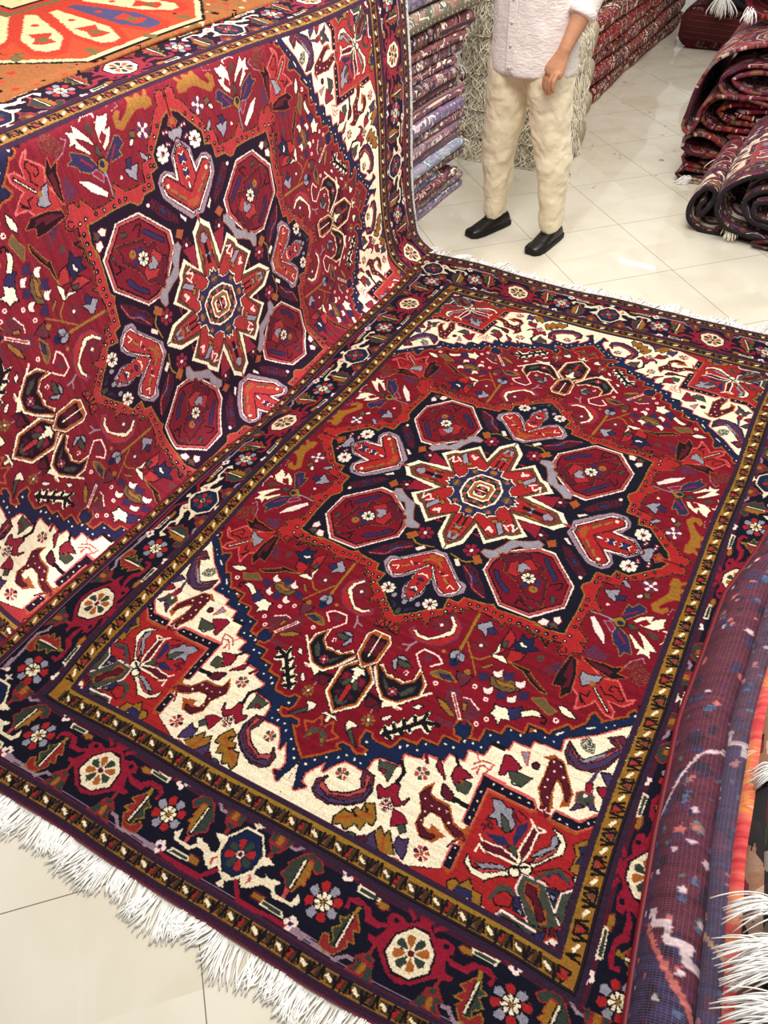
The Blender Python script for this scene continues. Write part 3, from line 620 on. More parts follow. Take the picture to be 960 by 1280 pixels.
P|m|94,852 61,848 64,874 77,876
L|k|98,846 57,842|12|0
P|w|4,136 10,119 26,129 30,98 58,97 66,107 69,97 91,82 80,67 83,44 97,28 114,39 111,20 131,8 108,-10 115,-28 97,-27 0,0
P|v|1,128 9,114 21,121 25,94 56,89 63,98 66,90 85,79 76,69 78,40 95,22 109,28 107,14 121,7 103,-6 106,-23 92,-24 0,0
D|g2|4,102|9
D|g2|59,79|9
D|g2|92,6|9
D|e|2,88|7
D|e|49,79|7
D|e|82,7|7
D|e|102,5|7
P|w|-8,81 33,79 65,35 69,-30 0,0
P|k|-8,72 30,72 58,31 62,-27 0,0
D|c2|1,56|8
D|c2|27,65|8
D|c2|46,37|8
D|c2|50,6|8
D|e|15,59|8
D|e|38,50|8
D|e|50,19|8
D|e|51,13|8
P|w|-2,45 24,46 40,29 41,-15 0,0
P|g2|-3,38 21,41 36,24 35,-14 0,0
P|w|-3,30 21,28 24,-16 0,0
P|k|0,24 15,20 23,1 0,0
D|c2|5,16 15,-1|7'''
BORDER='''L|c3|-53,-60 -98,-83 -165,-84|9|0
L|c3|56,-65 108,-84 381,-89 406,-81 437,-83|10|0
L|y2|474,-82 594,-86 708,-87 761,-66 808,-68|8|0
L|y2|230,63 262,62 307,79 429,73 581,69 497,78 585,75|8|0
L|c3|594,75 730,78 876,79 941,49|10|0
D|p|451,-86 476,-81 439,-72 461,-68|7
D|v|456,-77|5
D|p|563,61 585,56 582,74 606,65|7
D|v|582,65|5
P|g|189,-55 201,-64 253,-65 262,-54 221,-49|m|3
P|w|246,-69 384,-73 377,-56 254,-58
P|e|261,-66 367,-68 366,-59 265,-60
P|g|763,61 760,48 824,50 827,61|m|3
P|w|625,68 646,53 764,53 771,65
P|e|645,64 657,57 757,56 759,62
P|c3|-60,-61 37,-64 76,-51 121,-58 170,-54 185,-38 159,-31 200,-26 248,-27 276,-42 356,-47 397,-37 394,-14 369,-17 379,-30 310,-35 282,-21 273,-11 202,-11 157,-23 161,-16 181,2 208,10 165,17 64,56 -27,67 -128,17 -126,-12
P|c3|-20,-61 -52,-71 -33,-82 11,-86 42,-78 27,-68 33,-61
D|n|134,-45|6
P|c3|153,21 174,4 227,5 213,16
P|k|-31,-55 37,-54 110,-21 124,21 45,51 -31,52 -85,24 -105,-15
P|w|-27,-50 36,-49 101,-20 112,20 40,47 -26,48 -74,23 -92,-13
R|g2 e w -|1,0|37|8
D|m|1,0|7
P|c|163,16 180,17 182,35 232,55 212,66 254,86 185,83 90,85 117,72 135,44 163,38
P|e|147,44 178,38 188,47 154,52
P|e|123,61 155,60 150,83 109,83
P|g|158,62 171,55 185,60 188,81 165,79
P|e|185,56 218,55 203,66 226,82 197,80
P|c|321,-16 270,11 304,15 266,36 308,36 287,48 326,71 374,73 410,69 417,51 395,45 375,58 343,59|g|3
P|e|336,-16 354,2 386,5 358,17 393,32 358,46 363,59 335,60 330,-7|l|3
L|k|335,-12 336,56|11|0
L|w|335,-10 332,56|5|0
P|l|314,-31 336,-33 344,-12 323,-13
R|c y k -|499,-3|42|8
R|w w g k|500,-2|20|8
P|e|679,-64 639,-65 633,-52 601,-44 577,-54 609,-73 668,-78 700,-68 754,-36 740,-28 759,-11 724,-2 700,11 679,10|c|3
P|g|676,-58 642,-58 630,-29 650,-31 625,-12 644,-12 666,11|o|3
L|k|682,-57 680,8|11|0
L|w|683,-57 680,8|5|0
P|c2|675,13 701,14 695,35 675,32
P|w|948,-61 992,-62 996,-67 962,-76 990,-76 1000,-88 1018,-80 1045,-78 1035,-66 1057,-61 1137,-17 1115,13 1061,52 1048,55 1028,64 1045,71 1024,77 1000,77 972,73 993,61 960,54 929,42 899,57 848,44 818,31 760,28 743,35 732,30 757,19 731,11 762,8 790,14 828,10 859,16 882,15 867,-1 809,-16 853,-23 875,-22
P|w|892,19 899,55 869,53 810,30 763,29 737,41 624,39 597,24 629,7 632,20 642,32 726,33 755,23 730,10 747,7 776,15 807,12
P|n|812,14 827,8 802,0 824,-8 846,-6 874,9 879,21 844,22
L|c2|890,45 878,35 896,28|5|0
P|k|954,-56 1036,-56 1104,-21 1052,41 966,49 898,15 891,-21
P|b|958,-53 1033,-53 1096,-21 1044,40 970,46 905,14 901,-20
R|c e w -|1000,0|36|8
D|m|1000,0|6
P|c|778,-91 820,-91 859,-89 927,-93 913,-79 908,-55 869,-38 871,-25 847,-23 845,-37 816,-45 788,-71
P|e|787,-85 815,-86 817,-63 816,-56 796,-69
P|e|825,-50 883,-51 856,-35
P|g|835,-85 868,-84 869,-59 836,-60
P|e|881,-85 905,-86 905,-59 878,-59'''
def to_image(name,a):
    h,w=a.shape[:2]; a=a.clip(0,1)
    a=np.where(a<=.0031308,12.92*a,1.055*a**(1/2.4)-.055)
    px=np.ones((h,w,4),np.float32); px[...,:3]=a
    im=bpy.data.images.new(name,w,h); im.pixels.foreach_set(px.ravel()); im.update(); im.pack()
    return im
RUG_IMG=to_image('knotted_pattern',rug(FIELD,BORDER).a)

def orange_pattern():
    PAL.update(a1=(196,78,48),a2=(200,62,44),a3=(236,214,160),a4=(120,104,66),a5=(84,78,120),a6=(168,104,62))
    c=Canvas(-1.0,1.0,-.7,.7,.004); c.a[:]=lin(PAL['a6'])
    R=c.rng
    for _ in range(1500):
        x,y=R.uniform(-1,1),R.uniform(-.7,.7); c.disc(('a4','a2','k','a3','a1')[R.integers(5)],(x,y),R.uniform(.004,.013))
    def pol(r1,r2,n,off=0): return [(r1*math.cos(2*pi*(i+off)/n),r2*math.sin(2*pi*(i+off)/n)) for i in range(n)]
    c.poly('k',pol(.66,.60,8,.5)); c.poly('a3',pol(.65,.59,8,.5)); c.poly('a1',pol(.63,.57,8,.5))
    for i in range(300):
        a=R.uniform(0,2*pi); r=R.uniform(.2,.52); c.disc(('a2','k','a4')[R.integers(3)],(r*math.cos(a),r*math.sin(a)),R.uniform(.004,.012))
    for i in range(16):
        a=2*pi*(i+.5)/16
        def T(p): return [(u*math.cos(a)-v*math.sin(a),u*math.sin(a)+v*math.cos(a)) for u,v in p]
        c.poly('a2',T([(.12,-.02),(.40,-.085),(.52,-.05),(.54,0),(.52,.05),(.40,.085),(.12,.02)]))
        c.poly('a5' if i%8==3 else 'a3',T([(.16,-.01),(.40,-.06),(.49,-.035),(.505,0),(.49,.035),(.40,.06),(.16,.01)]))
        c.poly('a2',T([(.36,-.035),(.40,-.02),(.44,-.035),(.45,0),(.44,.035),(.40,.02),(.36,.035)])); c.disc('a4',T([(.41,0)])[0],.018); c.disc('a2',T([(.29,0)])[0],.012)
        c.poly('a4',T([(.5,.085),(.54,.07),(.56,.1),(.52,.11)]))
    c.poly('a2',pol(.22,.20,8,.5)); c.poly('a4',[(-.17,-.13),(.17,-.13),(.17,.13),(-.17,.13)]); c.poly('a2',[(-.14,-.105),(.14,-.105),(.14,.105),(-.14,.105)]); c.poly('k',[(-.115,-.085),(.115,-.085),(.115,.085),(-.115,.085)]); c.poly('a3',[(-.105,-.077),(.105,-.077),(.105,.077),(-.105,.077)])
    c.poly('a2',pol(.05,.05,8)); c.poly('a5',pol(.028,.028,6))
    for s in (-1,1):
        c.poly('a4',[(s*.72,-.7),(s*.76,-.7),(s*.76,.7),(s*.72,.7)]); c.poly('a3',[(s*.735,-.7),(s*.745,-.7),(s*.745,.7),(s*.735,.7)])
    c.a*=(1+.10*R.standard_normal(c.a.shape[:2]).clip(-2,2))[...,None]
    return c.a
ORANGE_IMG=to_image('orange_medallion',orange_pattern())

def back_pattern():
    PAL.update(q1=(88,30,50),q2=(52,46,84),q3=(44,40,58),q4=(210,186,190),q5=(60,92,130),q6=(190,76,66),q7=(196,134,52),q8=(90,34,66),q9=(90,110,110))
    c=Canvas(0,.42,0,2.6,.004); c.a[:]=lin(PAL['q1']); R=c.rng
    c.poly('q2',[(0,.05),(.42,.0),(.42,.62),(.26,.70),(.16,.62),(.0,.78)])
    for _ in range(900):
        x,y=R.uniform(.0,.42),R.uniform(0,2.6); k=('q3','q2','q2','q8','q3','q5','q8','q3','q2','q8','q9','q6')[R.integers(12)]
        r=R.uniform(.008,.034) if k not in('q9','q6','q5') else R.uniform(.006,.016); n=R.integers(5,9); t=np.sort(R.uniform(0,2*pi,n)); c.poly(k,np.stack([x+r*.8*np.cos(t),y+r*R.uniform(.5,1.2,n)*np.sin(t)],1))
        if R.random()<.35: c.disc(('q6','q4','q5')[R.integers(3)],(x,y),.007)
    st=[(.02,.80)]
    for i in range(6): st+= [(st[-1][0]+.035,st[-1][1]),(st[-1][0]+.035,st[-1][1]-.03)]
    c.line('q4',st,14); c.line('q4',[(.0,1.0),(.10,1.16),(.16,1.2),(.21,1.12)],9); c.line('q3',[(.1,1.9),(.16,2.0)],6)
    c.line('q6',[(.03,.78),(.16,.60),(.06,.46)],12); c.line('q6',[(.02,.43),(.16,.60)],12); c.line('q7',[(.05,.08),(.1,.14),(.19,.2),(.24,.16)],12); c.disc('q7',(.16,.4),.026); c.disc('q3',(.16,.4),.011)
    for p in ((.13,1.56),(.17,1.60),(.20,1.54),(.22,1.64),(.24,1.58),(.26,1.5)): c.disc('q4',p,.010)
    c.line('q2',[(.03,0),(.03,1.0)],14)
    a=c.a; n=a.shape[0]
    w=np.repeat(R.standard_normal(n//2+1),2)[:n]; a*=(1+.13*w)[:,None,None]
    a*=(1+.12*R.standard_normal(a.shape[:2]).clip(-2,2))[...,None]
    return a
BACK_IMG=to_image('knotted_back',back_pattern())
# ---------------------------------------------------------------- materials
def newmat(name):
    m=bpy.data.materials.new(name); m.use_nodes=True; nt=m.node_tree; nt.nodes.clear()
    o=nt.nodes.new('ShaderNodeOutputMaterial'); b=nt.nodes.new('ShaderNodeBsdfPrincipled'); nt.links.new(b.outputs[0],o.inputs[0])
    return m,nt,b
def node(nt,t,**k):
    n=nt.nodes.new(t)
    for a,v in k.items():
        if a in('ins',):
            for i,x in v.items(): n.inputs[i].default_value=x
        else: setattr(n,a,v)
    return n
def srgb(r,g,b): return tuple(float(x) for x in lin((r,g,b)))+(1.,)
def plain(name,c,rough=.8,noise=0,scale=60,bump=0,sheen=0,spec=.3,stretch=(1,1,1)):
    m,nt,b=newmat(name); b.inputs['Roughness'].default_value=rough; b.inputs['Specular IOR Level'].default_value=spec
    b.inputs['Base Color'].default_value=srgb(*c)
    if sheen: b.inputs['Sheen Weight'].default_value=sheen
    if noise or bump:
        tc=node(nt,'ShaderNodeTexCoord'); mp=node(nt,'ShaderNodeMapping'); mp.inputs['Scale'].default_value=stretch
        nz=node(nt,'ShaderNodeTexNoise',ins={'Scale':scale,'Detail':4.}); nt.links.new(tc.outputs['Object'],mp.inputs[0]); nt.links.new(mp.outputs[0],nz.inputs['Vector'])
        if noise:
            hs=node(nt,'ShaderNodeHueSaturation',ins={'Color':srgb(*c)}); mr=node(nt,'ShaderNodeMapRange',ins={1:.3,2:.7,3:1-noise,4:1+noise})
            nt.links.new(nz.outputs[0],mr.inputs[0]); nt.links.new(mr.outputs[0],hs.inputs['Value']); nt.links.new(hs.outputs[0],b.inputs['Base Color'])
        if bump:
            bp=node(nt,'ShaderNodeBump',ins={'Strength':bump,'Distance':.01}); nt.links.new(nz.outputs[0],bp.inputs['Height']); nt.links.new(bp.outputs[0],b.inputs['Normal'])
    return m
def rugmat(name,img,sx=1,sy=1,ox=0,oy=0,hue=.5,sat=1,val=1,mix=None,mixf=0,rough=.92,sheen=.04,ribs=0,bump=.35):
    m,nt,b=newmat(name); b.inputs['Roughness'].default_value=rough; b.inputs['Specular IOR Level'].default_value=.12
    b.inputs['Sheen Weight'].default_value=sheen; b.inputs['Sheen Roughness'].default_value=.4
    uv=node(nt,'ShaderNodeTexCoord'); mp=node(nt,'ShaderNodeMapping'); mp.inputs['Scale'].default_value=(sx,sy,1); mp.inputs['Location'].default_value=(ox,oy,0)
    im=node(nt,'ShaderNodeTexImage',image=img,extension='MIRROR'); nt.links.new(uv.outputs['UV'],mp.inputs[0]); nt.links.new(mp.outputs[0],im.inputs[0])
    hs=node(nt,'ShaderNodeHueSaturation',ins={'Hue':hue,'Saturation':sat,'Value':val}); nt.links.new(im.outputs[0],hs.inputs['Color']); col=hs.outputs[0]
    if mix:
        mx=node(nt,'ShaderNodeMix',data_type='RGBA',ins={'Factor':mixf}); nt.links.new(col,mx.inputs[6]); mx.inputs[7].default_value=srgb(*mix); col=mx.outputs[2]
    nt.links.new(col,b.inputs['Base Color'])
    if ribs:      # weft ridges of a rug seen from its back
        wv=node(nt,'ShaderNodeTexBrick',offset=0.,ins={'Scale':ribs,'Mortar Size':.012,'Brick Width':.5,'Row Height':.28}); nt.links.new(uv.outputs['UV'],wv.inputs[0])
        mm=node(nt,'ShaderNodeMix',data_type='RGBA',ins={}); nt.links.new(wv.outputs['Fac'],mm.inputs[0]); nt.links.new(col,mm.inputs[6]); mm.inputs[7].default_value=srgb(188,136,152)
        m2=node(nt,'ShaderNodeMath',operation='MULTIPLY',ins={1:.38}); nt.links.new(wv.outputs['Fac'],m2.inputs[0]); nt.links.new(m2.outputs[0],mm.inputs[0])
        nt.links.new(mm.outputs[2],b.inputs['Base Color'])
    nz=node(nt,'ShaderNodeTexNoise',ins={'Scale':420.,'Detail':2.}); tc=node(nt,'ShaderNodeTexCoord'); nt.links.new(tc.outputs['Object'],nz.inputs['Vector'])
    bp=node(nt,'ShaderNodeBump',ins={'Strength':bump,'Distance':.004}); nt.links.new(nz.outputs[0],bp.inputs['Height']); nt.links.new(bp.outputs[0],b.inputs['Normal'])
    return m
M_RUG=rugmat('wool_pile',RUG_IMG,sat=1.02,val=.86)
M_HUNG=rugmat('wool_pile_lit',RUG_IMG,sat=.97,val=1.48,mix=(180,60,110),mixf=.03)  # same wool, colour brightened and pinked to imitate light on the upright pile
M_EDGE=plain('rug_selvedge',(140,30,62),.7,.15,200)
M_FRINGE=plain('cotton_fringe',(246,244,240),.85,.06,90,sheen=.2)
M_CREAM=plain('cream_fringe',(246,238,216),.9,.15,50,sheen=.2)
# ---------------------------------------------------------------- object helpers
def finish(me,mat,smooth=True):
    if mat: me.materials.append(mat)
    if smooth and len(me.polygons): me.polygons.foreach_set('use_smooth',[True]*len(me.polygons))
def obj(name,me,mat=None,parent=None,label=None,cat=None,group=None,kind=None,smooth=True):
    finish(me,mat,smooth)
    o=bpy.data.objects.new(name,me); COL.objects.link(o)
    if parent: o.parent=parent
    if label: o['label']=label
    if cat: o['category']=cat
    if group: o['group']=group
    if kind: o['kind']=kind
    return o
def grid_mesh(name,P,uv=None,closed_u=False):
    """P: (n,m,3) grid"""
    n,m=P.shape[:2]; V=P.reshape(-1,3).tolist(); F=[]; 
    mm=m if closed_u else m-1
    for i in range(n-1):
        for j in range(mm):
            a=i*m+j;b=i*m+(j+1)%m; F.append((a,b,b+m,a+m))
    me=bpy.data.meshes.new(name); me.from_pydata(V,[],F)
    if uv is not None:
        ul=me.uv_layers.new(name='UVMap'); out=np.zeros((len(F)*4,2),np.float32); k=0
        for i in range(n-1):
            for j in range(mm):
                j2=j+1
                for (a,b) in ((i,j),(i,j2),(i+1,j2),(i+1,j)):
                    if b<m: out[k]=uv[a,b]
                    else: out[k]=2*uv[a,m-1]-uv[a,m-2]
                    k+=1
        ul.data.foreach_set('uv',out.ravel())
    return me
def tubes_mesh(name,paths,r0,r1=None,sides=4):
    V=[];F=[]
    for p in paths:
        p=np.asarray(p,float); n=len(p); b=len(V)
        t=np.gradient(p,axis=0); t/=np.linalg.norm(t,axis=1)[:,None]+1e-9
        up=np.array([0,0,1.]) if abs(t[0,2])<.8 else np.array([1.,0,0])
        s=np.cross(t,up); s/=np.linalg.norm(s,axis=1)[:,None]+1e-9; w=np.cross(s,t)
        for i in range(n):
            r=r0+( (r1 if r1 is not None else r0)-r0)*i/(n-1)
            for k in range(sides):
                a=2*pi*k/sides; V.append((p[i]+s[i]*r*math.cos(a)+w[i]*r*math.sin(a)).tolist())
        for i in range(n-1):
            for k in range(sides):
                k2=(k+1)%sides; F.append((b+i*sides+k,b+i*sides+k2,b+(i+1)*sides+k2,b+(i+1)*sides+k))
        F.append(tuple(b+k for k in range(sides))); F.append(tuple(b+(n-1)*sides+k for k in range(sides)))
    me=bpy.data.meshes.new(name); me.from_pydata(V,[],F); return me
def wob(x,seed,amp=1.,f=1.):
    r=np.random.default_rng(seed); ph=r.uniform(0,6.28,4); fr=np.array([1,2.3,4.1,7.3])*f; am=np.array([1,.5,.3,.15])
    return amp*sum(a*np.sin(q*np.asarray(x)+p) for a,q,p in zip(am,fr,ph))/1.4
# ---------------------------------------------------------------- floor
FLOOR_Z=-.012
def floor():
    m,nt,b=newmat('porcelain_tile')
    tc=node(nt,'ShaderNodeTexCoord'); sp=node(nt,'ShaderNodeSeparateXYZ'); nt.links.new(tc.outputs['Object'],sp.inputs[0])
    def math_(op,a,bv):
        n=node(nt,'ShaderNodeMath',operation=op)
        for i,x in enumerate((a,bv)):
            if x is None: continue
            if isinstance(x,(int,float)): n.inputs[i].default_value=x
            else: nt.links.new(x,n.inputs[i])
        return n.outputs[0]
    q=1/math.sqrt(2)
    n1=math_('MULTIPLY',math_('SUBTRACT',sp.outputs[0],sp.outputs[1]),q); n2=math_('MULTIPLY',math_('ADD',sp.outputs[0],sp.outputs[1]),q)
    def line(v,off,size):
        t=math_('DIVIDE',math_('SUBTRACT',v,off),size); fl=math_('FLOOR',math_('ADD',t,.5),None)
        d=math_('MULTIPLY',math_('ABSOLUTE',math_('SUBTRACT',t,fl),None),size)
        return math_('LESS_THAN',d,.0013),fl
    l1,i1=line(n1,-1.21,.5337); l2,i2=line(n2,1.405,.493)
    g=math_('MAXIMUM',l1,l2)
    cv=node(nt,'ShaderNodeCombineXYZ'); nt.links.new(i1,cv.inputs[0]); nt.links.new(i2,cv.inputs[1])
    wn=node(nt,'ShaderNodeTexWhiteNoise',noise_dimensions='3D'); nt.links.new(cv.outputs[0],wn.inputs['Vector'])
    nz=node(nt,'ShaderNodeTexNoise',ins={'Scale':2.2,'Detail':6.,'Distortion':1.2}); 
    va=node(nt,'ShaderNodeVectorMath',operation='MULTIPLY_ADD'); nt.links.new(cv.outputs[0],va.inputs[0]); va.inputs[1].default_value=(7.3,3.1,0); nt.links.new(tc.outputs['Object'],va.inputs[2]); nt.links.new(va.outputs[0],nz.inputs['Vector'])
    rp=node(nt,'ShaderNodeValToRGB'); nt.links.new(nz.outputs[0],rp.inputs[0])
    rp.color_ramp.elements[0].position=.3; rp.color_ramp.elements[0].color=srgb(206,198,178); rp.color_ramp.elements[1].position=.62; rp.color_ramp.elements[1].color=srgb(220,214,198)
    # scuffs in the walked aisle
    ns=node(nt,'ShaderNodeTexNoise',ins={'Scale':9.,'Detail':5.,'Roughness':.7}); nt.links.new(tc.outputs['Object'],ns.inputs['Vector'])
    sm=math_('GREATER_THAN',ns.outputs[0],.665); far=math_('GREATER_THAN',sp.outputs[1],2.6); sm=math_('MULTIPLY',sm,far)
    mx=node(nt,'ShaderNodeMix',data_type='RGBA'); nt.links.new(math_('MULTIPLY',sm,.7),mx.inputs[0]); nt.links.new(rp.outputs[0],mx.inputs[6]); mx.inputs[7].default_value=srgb(112,72,60)
    m3=node(nt,'ShaderNodeMix',data_type='RGBA'); nt.links.new(g,m3.inputs[0]); nt.links.new(mx.outputs[2],m3.inputs[6]); m3.inputs[7].default_value=srgb(122,112,98)
    nt.links.new(m3.outputs[2],b.inputs['Base Color'])
    b.inputs['Roughness'].default_value=.035; b.inputs['Specular IOR Level'].default_value=.45
    bp=node(nt,'ShaderNodeBump',invert=True,ins={'Strength':.4,'Distance':.002}); nt.links.new(g,bp.inputs['Height']); nt.links.new(bp.outputs[0],b.inputs['Normal'])
    me=bpy.data.meshes.new('floor'); me.from_pydata([(-5,-5,FLOOR_Z),(5,-5,FLOOR_Z),(5,10,FLOOR_Z),(-5,10,FLOOR_Z)],[],[(0,1,2,3)])
    obj('floor',me,m,kind='structure',smooth=False)
floor()
# ---------------------------------------------------------------- the spread rug
def spread_rug():
    nu,nv=70,104
    us=np.linspace(-HU,HU,nu); vs=np.linspace(-HV,HV,nv)
    g=np.stack(np.meshgrid(us,vs),-1); xy=tps_eval(FWARP,g.reshape(-1,2)).reshape(nv,nu,2)
    z=np.zeros((nv,nu)); U,V=g[...,0],g[...,1]
    e=np.minimum(HU-np.abs(U),HV-np.abs(V)); z-=.004*np.exp(-(e/.02)**2)
    P=np.dstack([xy,z]); uv=np.stack([(U+HU)/(2*HU),(V+HV)/(2*HV)],-1)
    top=grid_mesh('pile',P,uv)
    root=bpy.data.objects.new('spread_rug',None); COL.objects.link(root)
    root['label']='large red medallion rug with navy border spread flat on the tiled floor'; root['category']='rug'
    obj('pile',top,M_RUG,root)
    # selvedge / side of the weave
    ring=np.concatenate([P[0,:],P[1:,-1],P[-1,-2::-1],P[-2:0:-1,0]]); low=ring.copy(); low[:,2]=-.0115
    c=xy.mean((0,1)); dirv=ring[:,:2]-c; out=ring.copy(); out[:,:2]+=dirv/np.linalg.norm(dirv,axis=1)[:,None]*.003; out[:,2]=-.006
    S=np.stack([np.vstack([a,a[:1]]) for a in (ring,out,low)],0)
    obj('selvedge',grid_mesh('selvedge',S),M_EDGE,root)
    # fringes on the two short ends
    for row,sgn,ln,n,seed in ((0,-1,.076,980,1),(nv-1,1,.062,700,2)):
        r=np.random.default_rng(seed); base=P[row]; tt=np.linspace(0,1,nu); paths=[]
        s=np.sort(r.uniform(.004,.996,n)); 
        clump=wob(s*40,seed+5,.35)
        for k,a in enumerate(s):
            x=np.interp(a,tt,base[:,0]); y=np.interp(a,tt,base[:,1]); L=ln*(1+.22*wob([a*60],seed+9)[0]+r.uniform(-.15,.1))
            if sgn>0: L*=.75+.5*(abs(wob([a*25],77)[0]))
            ang=clump[k]*.9+r.normal(0,.09); m=7; p=np.zeros((m,3)); q=np.linspace(0,1,m)
            bend=r.normal(0,.2)+.35*math.sin(a*70)
            dx=np.cumsum(np.sin(ang+bend*q*1.4))/m*L; dy=np.cumsum(np.cos(ang+bend*q*1.4))/m*L
            p[:,0]=x+dx; p[:,1]=y+sgn*dy-sgn*.004
            lay=r.uniform(0,.007); p[:,2]=-.006+(-.010+.0018+lay*.6+.006)*np.clip(q*2.2,0,1)+ .003*np.sin(q*pi)*r.uniform(0,1)
            p[:,2]=np.maximum(p[:,2],FLOOR_Z+.0016)
            paths.append(p)
        obj('fringe',tubes_mesh('fringe',paths,.0019,.0015),M_FRINGE,root)
spread_rug()
# ---------------------------------------------------------------- its twin hung over a pile
def prof(d):
    """height along the cloth -> (x,z)"""
    th=0.0745; x0=-1.05; d=np.asarray(d,float); x=x0-d*math.sin(th); z=d*math.cos(th)
    R=.11; low=d<R*1.0
    t=np.clip((R-d)/(R*pi/2),0,1)*pi/2
    x=np.where(low,x0-R*math.sin(th)+R*(1-np.cos(t)),x); z=np.where(low,R-R*np.sin(t),z)
    over=d<R-R*pi/2; x=np.where(over,x0+R*.93+(R-R*pi/2-d),x); z=np.where(over,.0,z)
    top=1.115; R2=.03; up=d>top-R2
    t2=np.clip((d-(top-R2))/(R2*1.45),0,1)*1.45
    xt=x0-(top-R2)*math.sin(th); zt=(top-R2)*math.cos(th)
    x=np.where(up,xt-R2*(1-np.cos(t2)),x); z=np.where(up,zt+R2*np.sin(t2),z)
    d3=np.maximum(d-(top-R2)-R2*1.45,0); x=np.where(d3>0,x-d3*.985,x); z=np.where(d3>0,z+d3*.17,z)
    return x,z
def hung_rug():
    nu,nv=110,90
    us=np.linspace(-HU,HU,nu); vs=np.linspace(-HV,HV,nv)
    g=np.stack(np.meshgrid(us,vs),-1); dy=tps_eval(HWARP,g.reshape(-1,2)).reshape(nv,nu,2)
    d=dy[...,0]; keep=d[nv//2]>-.16
    g=g[:,keep]; dy=dy[:,keep]; d=dy[...,0]; y=dy[...,1]
    x,z=prof(d)
    x=x+.012*np.sin(y*5+1)*np.clip(d,0,1)*np.clip(1.1-d,0,1)*2
    z=np.where(d<.0,np.maximum(z,-.009)-.009*np.clip(-d/.03,0,1),z); z=np.maximum(z,-.0095)
    P=np.stack([x,y,z],-1); uv=np.stack([(g[...,0]+HU)/(2*HU),(g[...,1]+HV)/(2*HV)],-1)
    root=bpy.data.objects.new('hung_rug',None); COL.objects.link(root); 
    root['label']='red medallion rug draped upright, its foot tucked under the spread rug'; root['category']='rug'
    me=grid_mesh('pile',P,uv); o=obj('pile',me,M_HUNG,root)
    so=o.modifiers.new('thick','SOLIDIFY'); so.thickness=.007; so.offset=-1
    m=P.shape[1]; paths=[]; r=np.random.default_rng(4)
    for k in range(620):
        a=r.uniform(0,1); i=a*(m-1); p0=np.array([np.interp(i,np.arange(m),P[-1,:,c]) for c in range(3)])
        if p0[2]<.04 or p0[2]>1.08: continue
        L=r.uniform(.018,.04); q=np.linspace(0,1,5)[:,None]; p=p0+np.array([r.normal(0,.004)+.004,1,0])*L*.55*np.minimum(q*1.6,1)+np.array([0,0,-1.])*L*q**2
        paths.append(p)
    obj('fringe',tubes_mesh('fringe',paths,.0018,.0014),M_FRINGE,root)
    return P
HP=hung_rug()
def orange_rug():
    n,m=30,40; x=np.linspace(-1.33,-2.75,n); y=np.linspace(-1.3,1.45,m)
    X,Y=np.meshgrid(x,y,indexing='ij'); Z=1.150+.03*np.clip((-1.33-X),0,.2)+.14*(-1.33-X)+.006*np.sin(Y*4)
    P=np.dstack([X,Y,Z]); uv=np.stack([.5+(Y+(-0.28))/2.0*.95,(.5+(X+1.90)/1.4)],-1)
    o=obj('orange_rug',grid_mesh('orange_rug',P,uv),rugmat('orange_pile',ORANGE_IMG),label='orange rug with cream petalled medallion lying behind the top edge of the upright rug',cat='rug')
    so=o.modifiers.new('thick','SOLIDIFY'); so.thickness=.012; so.offset=-1
orange_rug()
# ---------------------------------------------------------------- folded rugs
def slab(name,L,D,h,seed,sag=.0,jit=.006,nl=26,us=1.,uo=0.):
    """one folded rug: rounded roll of cloth, front fold on +X side, length along Y, origin at front bottom middle"""
    k=22; a=np.linspace(0,2*pi,k,endpoint=False); e=.55
    px=np.sign(np.cos(a))*np.abs(np.cos(a))**(.16)*D/2-D/2; pz=np.sign(np.sin(a))*np.abs(np.sin(a))**e*h/2+h/2
    # rounder nose
    nose=np.cos(a)>0; px=np.where(nose,-h*.5+np.minimum(np.cos(a)*1.05,1)**.9*h*.5,px)
    px=np.where((~nose),-D-0*a+ (1+np.cos(a))*0+ (D-h*.5)*0+ -0.0,px)
    px=np.where(~nose,-h*.5-(D-h*.5)*np.minimum(1,(-np.cos(a))**.3),px)
    t=np.linspace(-L/2,L/2,nl); r=np.random.default_rng(seed)
    P=np.zeros((nl,k,3)); s=np.zeros(k); 
    for j in range(1,k): s[j]=s[j-1]+math.hypot(px[j]-px[j-1],pz[j]-pz[j-1])
    w1=wob(t*3,seed,jit); w2=wob(t*4,seed+1,jit*.6); w3=1+wob(t*5,seed+2,.08)
    sg=-sag*((t/(L/2))**2)
    for i in range(nl):
        f=1. if 0<i<nl-1 else .8
        P[i,:,0]=px*(1 if f==1 else .97)+w1[i]+wob(a*1.0+i*.3,seed+3,jit*.3); P[i,:,1]=t[i]+ (0 if 0<i<nl-1 else (0.0)); P[i,:,2]=(pz-h/2)*w3[i]*f+h/2+w2[i]*.12+sg[i]
    uv=np.zeros((nl,k,2)); uv[...,0]=(t[:,None]/L+.5)*L*us+uo; uv[...,1]=s[None]*us+uo*.37
    me=grid_mesh(name,P,uv,True)
    bm=bmesh.new(); bm.from_mesh(me); bmesh.ops.holes_fill(bm,edges=[e for e in bm.edges if e.is_boundary],sides=0); bm.to_mesh(me); bm.free()
    return me
